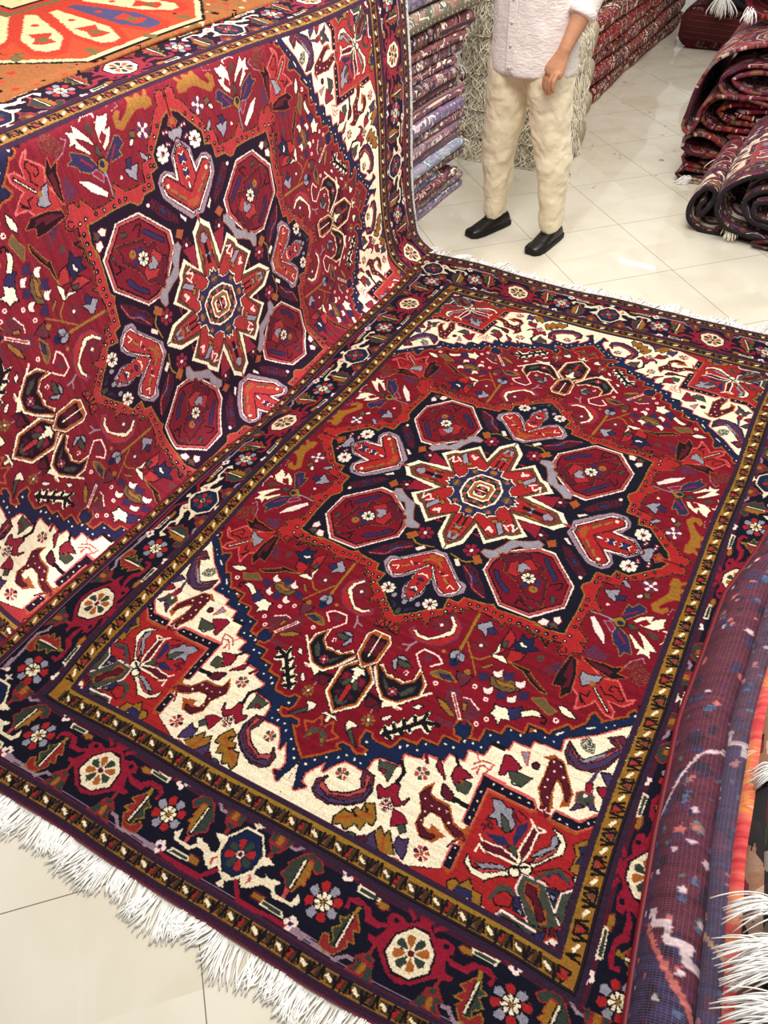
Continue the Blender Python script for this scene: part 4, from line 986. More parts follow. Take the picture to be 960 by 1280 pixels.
def end_fringe(D,h,y,seed,n=60,L=.07,sgn=1,front=.22):
    r=np.random.default_rng(seed); paths=[]
    for _ in range(n):
        x=-r.uniform(0,front); z=r.uniform(.1,.9)*h; q=np.linspace(0,1,6)[:,None]; l=L*r.uniform(.6,1.2)
        d=np.array([r.normal(.15,.25),sgn*.8,r.normal(0,.2)]); p=np.array([x,y,z])+d*l*np.minimum(q*1.3,1)*.7+np.array([0,0,-1.])*l*q**2*r.uniform(.5,1.1)
        paths.append(p)
    return tubes_mesh('fringe',paths,.0028,.0022)
WORDS_L=['topmost, cut by the upper edge','thick blue and yellow','thick with a rolled greenish back','wine coloured, under the rolled one']
def left_stack():
    hs=[.046,.046,.05,.045,.05,.042,.05,.058,.05,.06,.058,.048,.052,.048,.055,.05,.075,.085,.09,.085]
    tints=[((120,124,160),.45),((128,120,130),.4),((110,70,90),.3),((90,116,160),.6),((110,96,104),.35),((140,160,186),.6),((150,120,140),.4),((150,140,160),.45),((120,104,120),.35),((128,124,164),.5),((140,104,120),.4),((120,96,110),.4),((104,84,100),.35),((110,84,108),.3),((130,100,110),.3),((120,90,100),.3),((88,60,70),.3),((120,124,104),.5),((120,130,160),.45),((140,90,104),.3)]
    lab=['lowest grey blue folded rug on the floor in the bluish stack','second lowest mauve folded rug in the bluish stack','wine red folded rug, third up from the floor in the bluish stack','short bright blue folded rug low in the bluish stack','grey brown folded rug just above the short bright blue one','pale blue grey folded rug with a long fringe in the bluish stack','thin mauve folded rug directly above the pale blue grey fringed one','pinkish grey folded rug, second above the pale blue grey fringed one','grey folded rug, third above the pale blue grey fringed one','lilac blue folded rug in the middle of the bluish stack','rosy folded rug directly above the lilac blue one','plum folded rug, second above the lilac blue one','dark plum folded rug, third above the lilac blue one','purple brown folded rug, fourth above the lilac blue one','reddish grey folded rug, fifth above the lilac blue one','arched folded rug, second below the rolled greenish one','dark arched folded rug just below the rolled greenish one','rolled rug with greenish back bulging out of the bluish stack','thick blue and ochre folded rug above the rolled greenish one','thick pink patterned folded rug on top of the bluish stack']
    z=FLOOR_Z+.001
    for i,h in enumerate(hs):
        t,f=tints[i]; r=np.random.default_rng(100+i)
        L=.86+r.uniform(-.05,.05); 
        if i==3: L=.62
        if i>=16: L+=.10
        yc=1.52+L/2-.06; x=-1.205+r.uniform(-.02,.02)+(.05 if i==17 else 0)
        root=bpy.data.objects.new('folded_rug',None); COL.objects.link(root); root.location=(x,yc,z)
        root['label']=lab[i]; root['category']='rug'; root['group']='folded rugs in the bluish stack'
        me=slab('pile',L,.42,h*.96,200+i,sag=.012 if 8<i<17 else .004,us=.55,uo=i*.23)
        obj('pile',me,rugmat('stack_pile',RUG_IMG,1.3,1.0,i*.31,.02+.02*(i%3),sat=.75,val=2.0,mix=tuple(min(255,int(c*1.3)) for c in t),mixf=f*.9),root)
        if i not in (0,1,2,17): obj('fringe',end_fringe(.4,h,L/2-.015,300+i,n=110 if i!=5 else 170,L=.05 if i!=5 else .10),M_CREAM if i%2 else M_FRINGE,root)
        z+=h
left_stack()
def cream_stack():
    hs=[.17,.15,.19,.19,.17,.17]; z=FLOOR_Z+.001
    words=['lowest in its stack, on the floor','second up in its stack','third up in its stack','fourth up in its stack','fifth up in its stack','topmost of its stack']
    for i,h in enumerate(hs):
        r=np.random.default_rng(40+i); root=bpy.data.objects.new('fringed_rug',None); COL.objects.link(root)
        root.location=(-1.08+r.uniform(-.02,.02),2.80,z); root['label']='cream rug with thick shaggy fringe, '+words[i]+' behind the man'; root['category']='rug'; root['group']='cream fringed rugs'
        me=slab('pile',.56,.5,h*.97,400+i,us=.5); me.transform(Matrix.Rotation(-pi/2,4,'Z')); obj('pile',me,plain('cream_pile',(214,200,170),.95,.25,30,bump=.5),root)
        paths=[]
        for k in range(620):
            x=r.uniform(-.30,.30); zz=h*r.uniform(.25,1.0); l=r.uniform(.08,.17); q=np.linspace(0,1,8)
            p=np.zeros((8,3)); p[:,0]=x+wob(q*7,r.integers(1e6),.022)+r.normal(0,.045)*q; p[:,1]=-.01-.035*np.sin(np.minimum(q*1.4,1)*pi/2)*r.uniform(.4,1.6)-r.uniform(0,.015)+wob(q*6,r.integers(1e6),.006); p[:,2]=np.maximum(zz-l*q**1.5,-z+FLOOR_Z+.004 if i==0 else -.03)
            paths.append(p)
        for k in range(150):  # right-hand side
            y=r.uniform(0,.3); zz=h*r.uniform(.3,1.0); l=r.uniform(.08,.16); q=np.linspace(0,1,7); p=np.zeros((7,3)); p[:,1]=y+wob(q*5,r.integers(1e6),.012); p[:,0]=.27+.03*np.sin(np.minimum(q*1.4,1)*pi/2)*r.uniform(.4,1.5); p[:,2]=np.maximum(zz-l*q**1.5,-.02 if i else .004)
            paths.append(p)
        obj('fringe',tubes_mesh('fringe',paths,.0036,.003),M_CREAM,root)
        z+=h
cream_stack()
def aisle_stack():
    hs=[.105,.11,.10,.115,.11,.105,.11,.11,.11,.11]; z=FLOOR_Z+.001
    tints=[((120,24,36),.35),((150,30,44),.2),((120,30,40),.2),((160,26,40),.45),((140,40,50),.1),((110,50,50),.2),((150,30,44),.3),((150,90,80),.2),((120,24,40),.3),((140,40,50),.2)]
    nth=['lowest','second','third','fourth','fifth','sixth','seventh','eighth','ninth','tenth']
    for i,h in enumerate(hs):
        L=3.5; root=obj('folded_rug',slab('folded_rug',L,.6,h*.97,500+i,jit=.012,nl=60,us=.8,uo=i*.41),rugmat('aisle_pile',RUG_IMG,1.6,1.1,i*.37,.015+.05*(i%4),sat=1.0,val=1.7,mix=tints[i][0],mixf=tints[i][1]*.7),
           label=f'long red and cream folded rug, {nth[i]} up from the floor along the aisle',cat='rug',group='long folded rugs along the aisle')
        root.location=(-1.0-.012*i*(i>4)+.01*math.sin(i*2.1),3.05+L/2,z); z+=h
aisle_stack()
# sheets of cloth folded over and over: a path in the X-Z plane, swept along Y
def smooth_path(pts,n=90):
    p=np.asarray(pts,float); d=np.r_[0,np.cumsum(np.linalg.norm(np.diff(p,axis=0),axis=1))]; 
    m=np.gradient(p,d,axis=0); s=np.linspace(0,d[-1],n); out=np.zeros((n,2))
    for k,t in enumerate(s):
        i=min(np.searchsorted(d,t,side='right')-1,len(d)-2); h=d[i+1]-d[i]; u=(t-d[i])/h
        out[k]=(2*u**3-3*u*u+1)*p[i]+(u**3-2*u*u+u)*h*m[i]+(-2*u**3+3*u*u)*p[i+1]+(u**3-u*u)*h*m[i+1]
    return out,s
def folded(name,pts,y0,y1,th,seed,us=.5,uo=0.,jit=.008,n=90,ny=24,xoff=None,lift=0.):
    p,s=smooth_path(pts,n); y=np.linspace(y0,y1,ny)
    P=np.zeros((ny,n,3))
    for i,t in enumerate(y):
        P[i,:,0]=p[:,0]+wob([t*3],seed,jit)[0]+(xoff(t) if xoff else 0); P[i,:,1]=t+wob(s*6,seed+2,jit*.8); P[i,:,2]=p[:,1]*(1+wob([t*4],seed+1,.03)[0])+lift*(i/(ny-1))
    uv=np.zeros((ny,n,2)); uv[...,0]=s[None]*us+uo; uv[...,1]=y[:,None]*us+uo*.7
    me=grid_mesh(name,P[:,::-1],uv[:,::-1]); return me
def thicken(o,th,off=0,edge=None):
    so=o.modifiers.new('thick','SOLIDIFY'); so.thickness=th; so.offset=off
    if edge: o.data.materials.append(edge); so.material_offset_rim=1
def tassel(parent,loc,n,L,mat,seed,dirv=(0,-1,0),spread=.3,r=.0026):
    q=np.linspace(0,1,7)[:,None]; rg=np.random.default_rng(seed); paths=[]
    for _ in range(n):
        d=np.array(dirv)+rg.normal(0,spread,3)*np.array([1,.6,.3]); l=L*rg.uniform(.7,1.15)
        p=np.array(loc)+rg.normal(0,.012,3)*np.array([1,.4,.6])+d*l*np.minimum(q*1.2,1)+np.array([0,0,-1.])*l*.8*q**2; paths.append(p)
    for p in paths: p[:,2]=np.maximum(p[:,2],FLOOR_Z+.004)
    return obj('fringe',tubes_mesh('fringe',paths,r,r*.8),mat,parent)
M_DARK=plain('rug_side_dark',(34,30,34),.9,.3,80)
M_WINE=plain('rug_side_wine',(58,22,30),.9,.3,80)
def right_pile():
    def R_(lab,pts,y0,y1,th,seed,mat,edge=M_WINE,**k):
        o=obj('folded_rug',folded('folded_rug',pts,y0,y1,th,seed,**k),mat,label=lab,cat='rug'); thicken(o,th,0,edge); return o
    red=lambda nm,**k: rugmat(nm,RUG_IMG,**k)
    z0=FLOOR_Z
    o=R_('flat wine rug at the very bottom of the folded pile beside the aisle',[(1.1,z0+.045),(.3,z0+.043),(.0,z0+.04),(-.05,z0+.032),(.0,z0+.026),(1.1,z0+.012),(1.1,z0+.0095),(.0,z0+.0105),(-.10,z0+.016),(-.125,z0+.04),(-.10,z0+.064),(.0,z0+.067),(1.1,z0+.07)],2.92,3.9,.014,61,red('pile_a',sx=.9,sy=.8,ox=.1,val=.9,mix=(90,30,40),mixf=.5),None); tassel(o,(-.05,2.92,.02),26,.07,M_FRINGE,1,(-.6,-.6,0))
    o=R_('dark patterned rug with white tassel, second up in the folded pile beside the aisle',[(1.1,z0+.12),(.1,z0+.118),(-.02,z0+.11),(.1,z0+.105),(1.1,z0+.10),(1.1,z0+.088),(.0,z0+.086),(-.10,z0+.09),(-.125,z0+.115),(-.10,z0+.14),(.0,z0+.144),(1.1,z0+.147)],2.93,3.9,.016,62,red('pile_b',ox=.3,sx=1.1,val=1.0,mix=(84,44,50),mixf=.45),None); tassel(o,(.10,2.92,.13),26,.06,M_FRINGE,3,(-.3,-.7,0))
    o=R_('brown red rug with an open gaping fold low in the folded pile beside the aisle',[(1.1,z0+.172),(.02,z0+.168),(-.10,z0+.172),(-.135,z0+.205),(-.12,z0+.25),(-.06,z0+.272),(.02,z0+.262),(.10,z0+.215),(.3,z0+.20),(1.1,z0+.20),(1.1,z0+.225),(.35,z0+.225),(.16,z0+.25),(.10,z0+.272),(.3,z0+.278),(1.1,z0+.275)],2.91,3.9,.018,63,red('pile_c',ox=.6,sx=1.2,val=1.0,mix=(112,50,46),mixf=.45),None)
    o=R_('rug with bold white toothed border folded under the big draped one',[(1.1,z0+.315),(.1,z0+.31),(-.02,z0+.312),(-.062,z0+.345),(-.055,z0+.41),(-.01,z0+.455),(.1,z0+.468),(1.1,z0+.475),(1.1,z0+.45),(.2,z0+.44),(.06,z0+.425),(.01,z0+.39),(.06,z0+.355),(.2,z0+.345),(1.1,z0+.345),(1.1,z0+.37),(.2,z0+.372),(.10,z0+.39),(.2,z0+.41),(1.1,z0+.415)],2.92,3.9,.016,64,red('pile_d',ox=.02,oy=.1,sx=1.6,val=1.25,mix=(130,34,44),mixf=.3),None,n=150)
    o=R_('big mauve red rug with yellow outlined panels draped over the pile beside the aisle',[(1.15,z0+.52),(.3,z0+.515),(.10,z0+.53),(.05,z0+.565),(.12,z0+.60),(.3,z0+.61),(1.15,z0+.615),(1.15,z0+.64),(.3,z0+.64),(.06,z0+.615),(-.01,z0+.55),(.02,z0+.505),(.2,z0+.492),(.5,z0+.49),(.5,z0+.487),(.1,z0+.483),(-.03,z0+.47),(-.075,z0+.40),(-.085,z0+.31),(-.115,z0+.275),(-.14,z0+.30),(-.135,z0+.40),(-.115,z0+.52),(-.06,z0+.635),(.03,z0+.70),(.16,z0+.735),(.4,z0+.755),(1.15,z0+.77)],2.88,4.0,.016,65,red('pile_e',ox=.35,oy=.3,sx=.8,sy=.8,sat=.85,val=1.15,mix=(118,46,62),mixf=.45),None,n=200)
    o=R_('bright red rug with tassel on top of the folded pile, against the frame edge',[(1.2,z0+.80),(.2,z0+.795),(.04,z0+.80),(-.005,z0+.84),(.02,z0+.92),(.12,z0+.97),(.4,z0+.99),(1.2,z0+1.0)],3.08,4.3,.02,66,red('pile_f',ox=.2,sx=.8,val=1.25,mix=(150,34,40),mixf=.35),None); tassel(o,(.03,3.06,z0+.82),24,.06,M_FRINGE,5,(0,-.5,0))
    # two thick rolls in front
    o=R_('thick folded rug lying lowest on the floor with its loop towards the man',[(.95,z0+.013),(.30,z0+.013),(.15,z0+.016),(.095,z0+.05),(.078,z0+.11),(.10,z0+.18),(.145,z0+.225),(.18,z0+.215),(.185,z0+.17),(.165,z0+.12),(.14,z0+.09),(.125,z0+.115),(.135,z0+.15),(.15,z0+.165)],2.30,2.95,.022,67,red('roll_a',ox=.1,oy=.05,sx=.9,sy=.9,sat=.9,val=1.1,mix=(110,50,80),mixf=.25),edge=M_DARK,n=110,lift=.03); tassel(o,(.30,2.29,.05),34,.07,M_CREAM,7,(.1,-.4,0))
    o=R_('thick folded rug with dark edges, its wide loop resting on the lower fold',[(1.0,z0+.255),(.60,z0+.25),(.45,z0+.235),(.375,z0+.20),(.385,z0+.155),(.48,z0+.13),(1.0,z0+.125),(1.0,z0+.10),(.48,z0+.103),(.36,z0+.14),(.325,z0+.20),(.37,z0+.26),(.5,z0+.29),(1.0,z0+.30),(1.0,z0+.40),(.6,z0+.385),(.42,z0+.36),(.30,z0+.315),(.225,z0+.245),(.212,z0+.16),(.26,z0+.085),(.38,z0+.052),(.6,z0+.05),(1.0,z0+.055)],2.24,2.92,.022,68,red('roll_b',ox=.5,oy=.05,sx=1.0,sy=.9,sat=.9,val=1.1,mix=(104,70,96),mixf=.25),edge=M_DARK,n=190,lift=.10)
    tassel(o,(.47,2.23,.19),24,.05,M_CREAM,9,(.3,-.4,0))
    o=R_('dark rug corner with white inner line lying flat under the wide loop',[(1.0,z0+.033),(.43,z0+.034),(.415,z0+.030),(.43,z0+.026),(1.0,z0+.026)],2.225,2.5,.004,69,red('roll_c',ox=.0,oy=.0,sx=1,val=.8,mix=(50,20,24),mixf=.5),edge=M_DARK)
    # far end of the aisle
    me=slab('folded_rug',1.0,1.75,.31,70,us=.5); me.transform(Matrix.Rotation(pi,4,'Z')); o=obj('folded_rug',me,red('far_a',ox=.4,val=.75,mix=(80,18,28),mixf=.5),label='dull red folded rug at the far end of the aisle, on the floor',cat='rug'); o.location=(-.84,6.2,z0+.001)
    o=R_('dark brown rug in loose folds on the red one at the aisle end',[(.9,z0+.50),(-.2,z0+.49),(-.42,z0+.48),(-.38,z0+.53),(.9,z0+.54),(.9,z0+.58),(-.4,z0+.58),(-.52,z0+.5),(-.45,z0+.42),(.9,z0+.42),(.9,z0+.375),(-.5,z0+.365),(-.66,z0+.42),(-.62,z0+.6),(-.4,z0+.70),(.9,z0+.72)],5.66,6.5,.04,71,red('far_b',ox=.2,sat=.5,val=.45,mix=(44,34,32),mixf=.6),edge=M_DARK,n=150); tassel(o,(-.55,5.62,.38),40,.16,M_FRINGE,11,(.2,-.15,0),r=.006); tassel(o,(-.15,5.62,.72),36,.15,M_FRINGE,12,(.2,-.15,0),r=.006)
right_pile()
# ---------------------------------------------------------------- rugs folded along the right side, undersides up
CY_=np.array([-1.9,-1.19,-.87,-.57,-.48,-.09,.11,.3,1.2]); CXV=np.array([.94,.845,.80,.775,.775,.785,.83,.86,.95])
def side_x(t): return float(np.interp(t,CY_,CXV))-.79
def side_pile():
    o=obj('turned_rug',folded('turned_rug',[(.795,.020),(.805,.062),(.825,.100),(.855,.118),(.875,.113),(.890,.09),(.896,.05)],-1.85,1.1,.01,81,us=1,jit=.003,n=40,ny=90,xoff=side_x),rugmat('purple_back',BACK_IMG,sx=2.3,sy=.385,ox=0,oy=.71,sat=.85,val=.9,ribs=60,sheen=0),label='plum rug turned underside up, rolled along the right border of the spread rug',cat='rug'); thicken(o,.008,-1)
    t=np.linspace(-1.85,1.1,90); c=np.array([[.789+side_x(a)+wob([a*3],81,.003)[0]-.002,a,.026+.004*math.sin(a*7)] for a in t]); obj('selvedge_cord',tubes_mesh('selvedge_cord',[c],.0085,.0085,8),plain('red_cord',(104,14,28),.5,.12,300,stretch=(1,.2,1)),o)
    o=obj('turned_rug',folded('turned_rug',[(.889,.06),(.896,.10),(.910,.124),(.925,.128),(.936,.115),(.942,.09)],-1.9,1.1,.01,82,us=1,jit=.003,n=30,ny=80,xoff=side_x),rugmat('grey_back',BACK_IMG,sx=3,sy=.4,ox=.3,oy=.5,sat=.7,val=.95,mix=(70,66,88),mixf=.35,ribs=80,sheen=.05),label='greyish blue rug underside, narrow ridge next to the plum roll',cat='rug'); thicken(o,.008,-1)
    def or_mat():
        m,nt,b=newmat('orange_kilim'); b.inputs['Roughness'].default_value=.9; tc=node(nt,'ShaderNodeTexCoord'); mp=node(nt,'ShaderNodeMapping'); mp.inputs['Scale'].default_value=(6,38,1); nz=node(nt,'ShaderNodeTexNoise',ins={'Scale':1.6,'Detail':5.}); nt.links.new(tc.outputs['UV'],mp.inputs[0]); nt.links.new(mp.outputs[0],nz.inputs['Vector'])
        mq=node(nt,'ShaderNodeMapping'); mq.inputs['Scale'].default_value=(10,4.5,1); n2=node(nt,'ShaderNodeTexNoise',ins={'Scale':1.3,'Detail':2.}); nt.links.new(tc.outputs['UV'],mq.inputs[0]); nt.links.new(mq.outputs[0],n2.inputs['Vector']); ad=node(nt,'ShaderNodeMath',operation='ADD'); nt.links.new(nz.outputs[0],ad.inputs[0]); nt.links.new(n2.outputs[0],ad.inputs[1])
        ml=node(nt,'ShaderNodeMath',operation='MULTIPLY',ins={1:.5}); nt.links.new(ad.outputs[0],ml.inputs[0])
        rp=node(nt,'ShaderNodeValToRGB'); cr=rp.color_ramp; nt.links.new(ml.outputs[0],rp.inputs[0])
        cr.elements[0].position=.36; cr.elements[0].color=srgb(170,40,48); cr.elements[1].position=.66; cr.elements[1].color=srgb(236,214,170)
        for p,c in ((.43,(200,64,66)),(.50,(206,96,84)),(.56,(214,140,62)),(.60,(198,84,78))): e=cr.elements.new(p); e.color=srgb(*c)
        nt.links.new(rp.outputs[0],b.inputs['Base Color']); return m
    o=obj('turned_rug',folded('turned_rug',[(.932,.09),(.935,.125),(.943,.141),(.958,.144),(.98,.140)],-1.9,1.0,.01,83,us=1,jit=.004,n=20,ny=80,xoff=side_x),or_mat(),label='coral and orange rug edge showing as a narrow strip beside the greyish ridge',cat='rug'); thicken(o,.008,-1)
    def kl_mat(nm,cols,sc):
        m,nt,b=newmat(nm); b.inputs['Roughness'].default_value=.95; tc=node(nt,'ShaderNodeTexCoord'); mp=node(nt,'ShaderNodeMapping'); mp.inputs['Scale'].default_value=sc
        vo=node(nt,'ShaderNodeTexVoronoi',distance='MANHATTAN',ins={'Scale':1.}); nt.links.new(tc.outputs['UV'],mp.inputs[0]); nt.links.new(mp.outputs[0],vo.inputs['Vector'])
        sx=node(nt,'ShaderNodeSeparateColor'); nt.links.new(vo.outputs['Color'],sx.inputs[0]); rp=node(nt,'ShaderNodeValToRGB'); rp.color_ramp.interpolation='CONSTANT'; nt.links.new(sx.outputs[0],rp.inputs[0])
        cr=rp.color_ramp; cr.elements[0].color=srgb(*cols[0]); cr.elements[1].position=1/len(cols); cr.elements[1].color=srgb(*cols[1])
        for i,c in enumerate(cols[2:],2): e=cr.elements.new(i/len(cols)); e.color=srgb(*c)
        bk=node(nt,'ShaderNodeTexBrick',offset=.5,ins={'Scale':90.,'Mortar Size':.02,'Color1':(1,1,1,1),'Color2':(.75,.75,.75,1),'Mortar':(.35,.35,.35,1)}); nt.links.new(tc.outputs['UV'],bk.inputs[0])
        mx=node(nt,'ShaderNodeMix',data_type='RGBA',blend_type='MULTIPLY',ins={'Factor':.8}); nt.links.new(rp.outputs[0],mx.inputs[6]); nt.links.new(bk.outputs[0],mx.inputs[7]); nt.links.new(mx.outputs[2],b.inputs['Base Color']); return m
    o=obj('turned_rug',folded('turned_rug',[(.952,.13),(.956,.158),(.966,.170),(.985,.172),(1.02,.165)],-1.9,.1,.01,84,us=1,jit=.006,n=20,ny=70,xoff=side_x),kl_mat('black_beige_weave',[(30,26,28),(150,106,84),(44,36,38),(120,34,44),(196,164,140),(36,30,32),(156,120,98)],(34,22,1)),label='black and beige rug underside with white fringe tufts beside the coral strip',cat='rug'); thicken(o,.008,-1)
    def tuft(par,x,y,z,n,L,seed,dv): 
        rg=np.random.default_rng(seed); q=np.linspace(0,1,8)[:,None]; ps=[]
        for _ in range(n):
            d=np.array(dv,float)+rg.normal(0,.10,3)*np.array([1,1.4,.25]); l=L*rg.uniform(.7,1.2); p=np.array([x,y,z])+rg.normal(0,.007,3)*np.array([1.2,1.0,.3])+d*l*q+np.array([0,0,1.])*(.03*np.sin(q*pi*.8)-.035*q**2); ps.append(p)
        obj('fringe',tubes_mesh('fringe',ps,.0015,.0012),M_FRINGE,par)
    for (x,y,s) in ((.985,-.12,1),(.985,-.69,2)): tuft(o,x+side_x(y),y,.18,60,.045,s,(-.7,-.7,0))
    o=obj('turned_rug',folded('turned_rug',[(.984,.16),(.988,.192),(1.005,.206),(1.06,.21),(1.25,.20)],-1.9,-.35,.01,85,us=1,jit=.006,n=20,ny=60,xoff=side_x),kl_mat('green_black_weave',[(34,34,34),(60,62,52),(110,40,52),(40,36,40),(150,140,126),(70,30,40)],(26,30,1)),label='dark grey green rug underside with long white fringes, uppermost in the corner',cat='rug'); thicken(o,.008,-1)
    for (x,y,s,n) in ((.995,-.985,3,40),(1.0,-1.055,4,46),(1.005,-1.085,5,40),(1.01,-1.15,6,50),(1.02,-1.185,7,44)): tuft(o,x+side_x(y),y,.213,n,.09,s,(-.85,-.5-.1*(s%3),0))
side_pile()
# ---------------------------------------------------------------- the man
def capsules(name,chains,sides=14,cap=.6):
    """chains of (x,y,z,rx[,ry]) swept as closed tubes with round ends"""
    bm=bmesh.new()
    for ch in chains:
        ch=[tuple(c)+((c[3],) if len(c)==4 else ()) for c in ch]; n=len(ch); rings=[]
        pts=[Vector(c[:3]) for c in ch]
        for i,c in enumerate(ch):
            t=(pts[min(i+1,n-1)]-pts[max(i-1,0)]).normalized(); ref=Vector((0,1,0)) if abs(t.y)<.8 else Vector((1,0,0))
            s=ref.cross(t).normalized(); w=t.cross(s)
            if s.x<0: s=-s; w=-w
            rings.append([bm.verts.new(pts[i]+s*c[3]*math.cos(a)+w*c[4]*math.sin(a)) for a in [2*pi*k/sides for k in range(sides)]])
            if i in(0,n-1):
                e=-1 if i==0 else 1; rr=min(c[3],c[4]);                 r2=[bm.verts.new(pts[i]+t*e*rr*cap+(s*c[3]*math.cos(a)+w*c[4]*math.sin(a))*.72) for a in [2*pi*k/sides for k in range(sides)]]; tip=bm.verts.new(pts[i]+t*e*rr*cap*1.55)
                cp=(r2,tip)
                if i==0: cap0=cp
                else: cap1=cp
        def br(a,b):
            for k in range(sides): bm.faces.new((a[k],a[(k+1)%sides],b[(k+1)%sides],b[k]))
        br(cap0[0],rings[0])
        for a,b in zip(rings[:-1],rings[1:]): br(a,b)
        br(rings[-1],cap1[0])
        for k in range(sides): bm.faces.new((cap0[1],cap0[0][(k+1)%sides],cap0[0][k])); bm.faces.new((cap1[0][k],cap1[0][(k+1)%sides],cap1[1]))
    bmesh.ops.recalc_face_normals(bm,faces=bm.faces); me=bpy.data.meshes.new(name); bm.to_mesh(me); bm.free(); return me
def remesh(o,vox,it=6,f=.5):
    r=o.modifiers.new('weld','REMESH'); r.mode='VOXEL'; r.voxel_size=vox; r.use_smooth_shade=True
    if it: s=o.modifiers.new('relax','SMOOTH'); s.iterations=it; s.factor=f
def crease(o,strength,size,st=0):
    tx=bpy.data.textures.new('creases','CLOUDS'); tx.noise_scale=size; tx.noise_depth=1
    d=o.modifiers.new('creases','DISPLACE'); d.texture=tx; d.strength=strength; d.mid_level=.5; d.texture_coords='LOCAL'
def cloth(name,c,scale,strength,stretch,fine=0,dist=.02,noise=.05):
    m=plain(name,c,.9,noise,scale*2,sheen=.15,stretch=(1,1,1)); nt=m.node_tree; b=[n for n in nt.nodes if n.type=='BSDF_PRINCIPLED'][0]
    tc=node(nt,'ShaderNodeTexCoord'); mp=node(nt,'ShaderNodeMapping'); mp.inputs['Scale'].default_value=stretch; nz=node(nt,'ShaderNodeTexNoise',ins={'Scale':scale,'Detail':2.,'Distortion':.8}); nt.links.new(tc.outputs['Object'],mp.inputs[0]); nt.links.new(mp.outputs[0],nz.inputs['Vector'])
    bp=node(nt,'ShaderNodeBump',ins={'Strength':strength,'Distance':dist}); nt.links.new(nz.outputs[0],bp.inputs['Height']); nt.links.new(bp.outputs[0],b.inputs['Normal']); return m
def man():
    body_ch=[]
    # legs, torso, neck, head
    for s in (-1,1): body_ch.append([(s*.158,.02,.08,.034),(s*.152,.01,.28,.043),(s*.13,.0,.50,.055),(s*.085-.02,.0,.80,.07),(s*.07-.015,0,.92,.075)])
    body_ch.append([(-.015,0,.90,.13,.09),(-.01,0,1.05,.13,.09),(0,0,1.25,.16,.10),(0,0,1.36,.12,.08),(0,.01,1.42,.06,.05)])
    body_ch.append([(0,.01,1.40,.058),(0,.0,1.52,.055)]); body_ch.append([(0,-.005,1.545,.062,.075),(0,.0,1.60,.072,.09),(0,.005,1.66,.077,.095),(0,.01,1.70,.068,.085)])
    body_ch.append([(0,-.09,1.615,.010),(0,-.103,1.59,.014)]); body_ch.append([(-.02,-.078,1.556,.008),(.02,-.078,1.556,.008)])
    for s in (-1,1): body_ch.append([(s*.078,.01,1.59,.012,.02),(s*.08,.012,1.63,.012,.02)]); body_ch.append([(s*.03,-.078,1.632,.011),(s*.032,-.078,1.633,.011)])
    # his left arm hangs (with hand), his right arm is folded across the chest
    A=[(.205,.01,1.38),(.245,.0,1.11),(.195,-.135,.89),(.168,-.165,.805)]
    sh,el,wr,kn=[Vector(p) for p in A]
    body_ch.append([(sh.x-.03,sh.y,sh.z-.07,.04),tuple(el)+(.043,),tuple((el*.6+wr*.4))+(.043,),tuple(el*.2+wr*.8)+(.031,),tuple(wr)+(.028,.024)])
    dr=(kn-wr).normalized(); side=Vector((.80,-.60,0)); side=(side-dr*side.dot(dr)).normalized(); nrm=dr.cross(side).normalized()   # side: index -> little finger
    if nrm.y>0: nrm=-nrm
    body_ch.append([tuple(wr)+(.026,.022),tuple(wr+dr*.03)+(.034,.018),tuple(kn-dr*.02)+(.046,.019),tuple(kn)+(.045,.0155)])
    for k,(o_,l) in enumerate(((-.036,.074),(-.0125,.082),(.0125,.076),(.035,.060))):
        b=kn+side*o_-dr*.008; sp=side*(o_*.12); cu=nrm*-1
        p1=b+dr*l*.45+sp+nrm*.004; p2=p1+dr*l*.33+cu*l*.14; p3=p2+dr*l*.24+cu*l*.22
        body_ch.append([tuple(b)+(.0112,),tuple(p1)+(.0104,),tuple(p2)+(.0094,),tuple(p3)+(.0076,)])
    tb=wr+dr*.03-side*.026; t1=tb-side*.020+dr*.030-nrm*.004; t2=t1-side*.006+dr*.030-nrm*.004; t3=t2+dr*.022+side*.002-nrm*.004
    body_ch.append([tuple(tb)+(.014,),tuple(t1)+(.0115,),tuple(t2)+(.0100,),tuple(t3)+(.0078,)])
    body_ch.append([(-.17,.01,1.30,.04),(-.22,-.02,1.12,.042),(-.12,-.17,1.17,.036),(-.03,-.19,1.24,.028)]); body_ch.append([(-.03,-.19,1.24,.028,.02),(.03,-.2,1.28,.036,.018),(.06,-.2,1.30,.034,.015)])
    for k in range(4): body_ch.append([(.06-.0+k*.004,-.2,1.275+.018*k,.0095),(.10,-.195,1.285+.018*k,.009),(.125,-.185,1.275+.018*k,.0075)])
    body_ch.append([(.0,-.2,1.29,.013),(.02,-.2,1.33,.0105),(.045,-.2,1.35,.008)])
    body=obj('person',capsules('person',body_ch),plain('skin',(190,136,104),.55,.08,40,bump=.1),label='man standing in pale linen shirt and cream trousers, one hand hanging at his thigh',cat='person'); remesh(body,.0042,3,.5)
    body.location=(-.652,1.885,FLOOR_Z+.002); body.rotation_euler=(0,0,-.12)
    tr=[]
    for s in (-1,1):
        x=.158
        tr.append([(s*x,.02,.075,.054,.066),(s*x,.015,.10,.056,.070),(s*(x-.002),.01,.22,.062,.076),(s*(x-.012)-.006,.0,.38,.079,.09),(s*(x-.034)-.014,.0,.54,.092,.102),(s*(x-.055)-.02,0,.70,.106,.118),(s*(x-.068)-.02,0,.80,.108,.122),(s*(x-.08)-.02,0,.92,.10,.115)])
    tr.append([(-.02,0,.80,.165,.11),(-.02,0,.90,.185,.122),(-.012,0,1.02,.17,.115)])
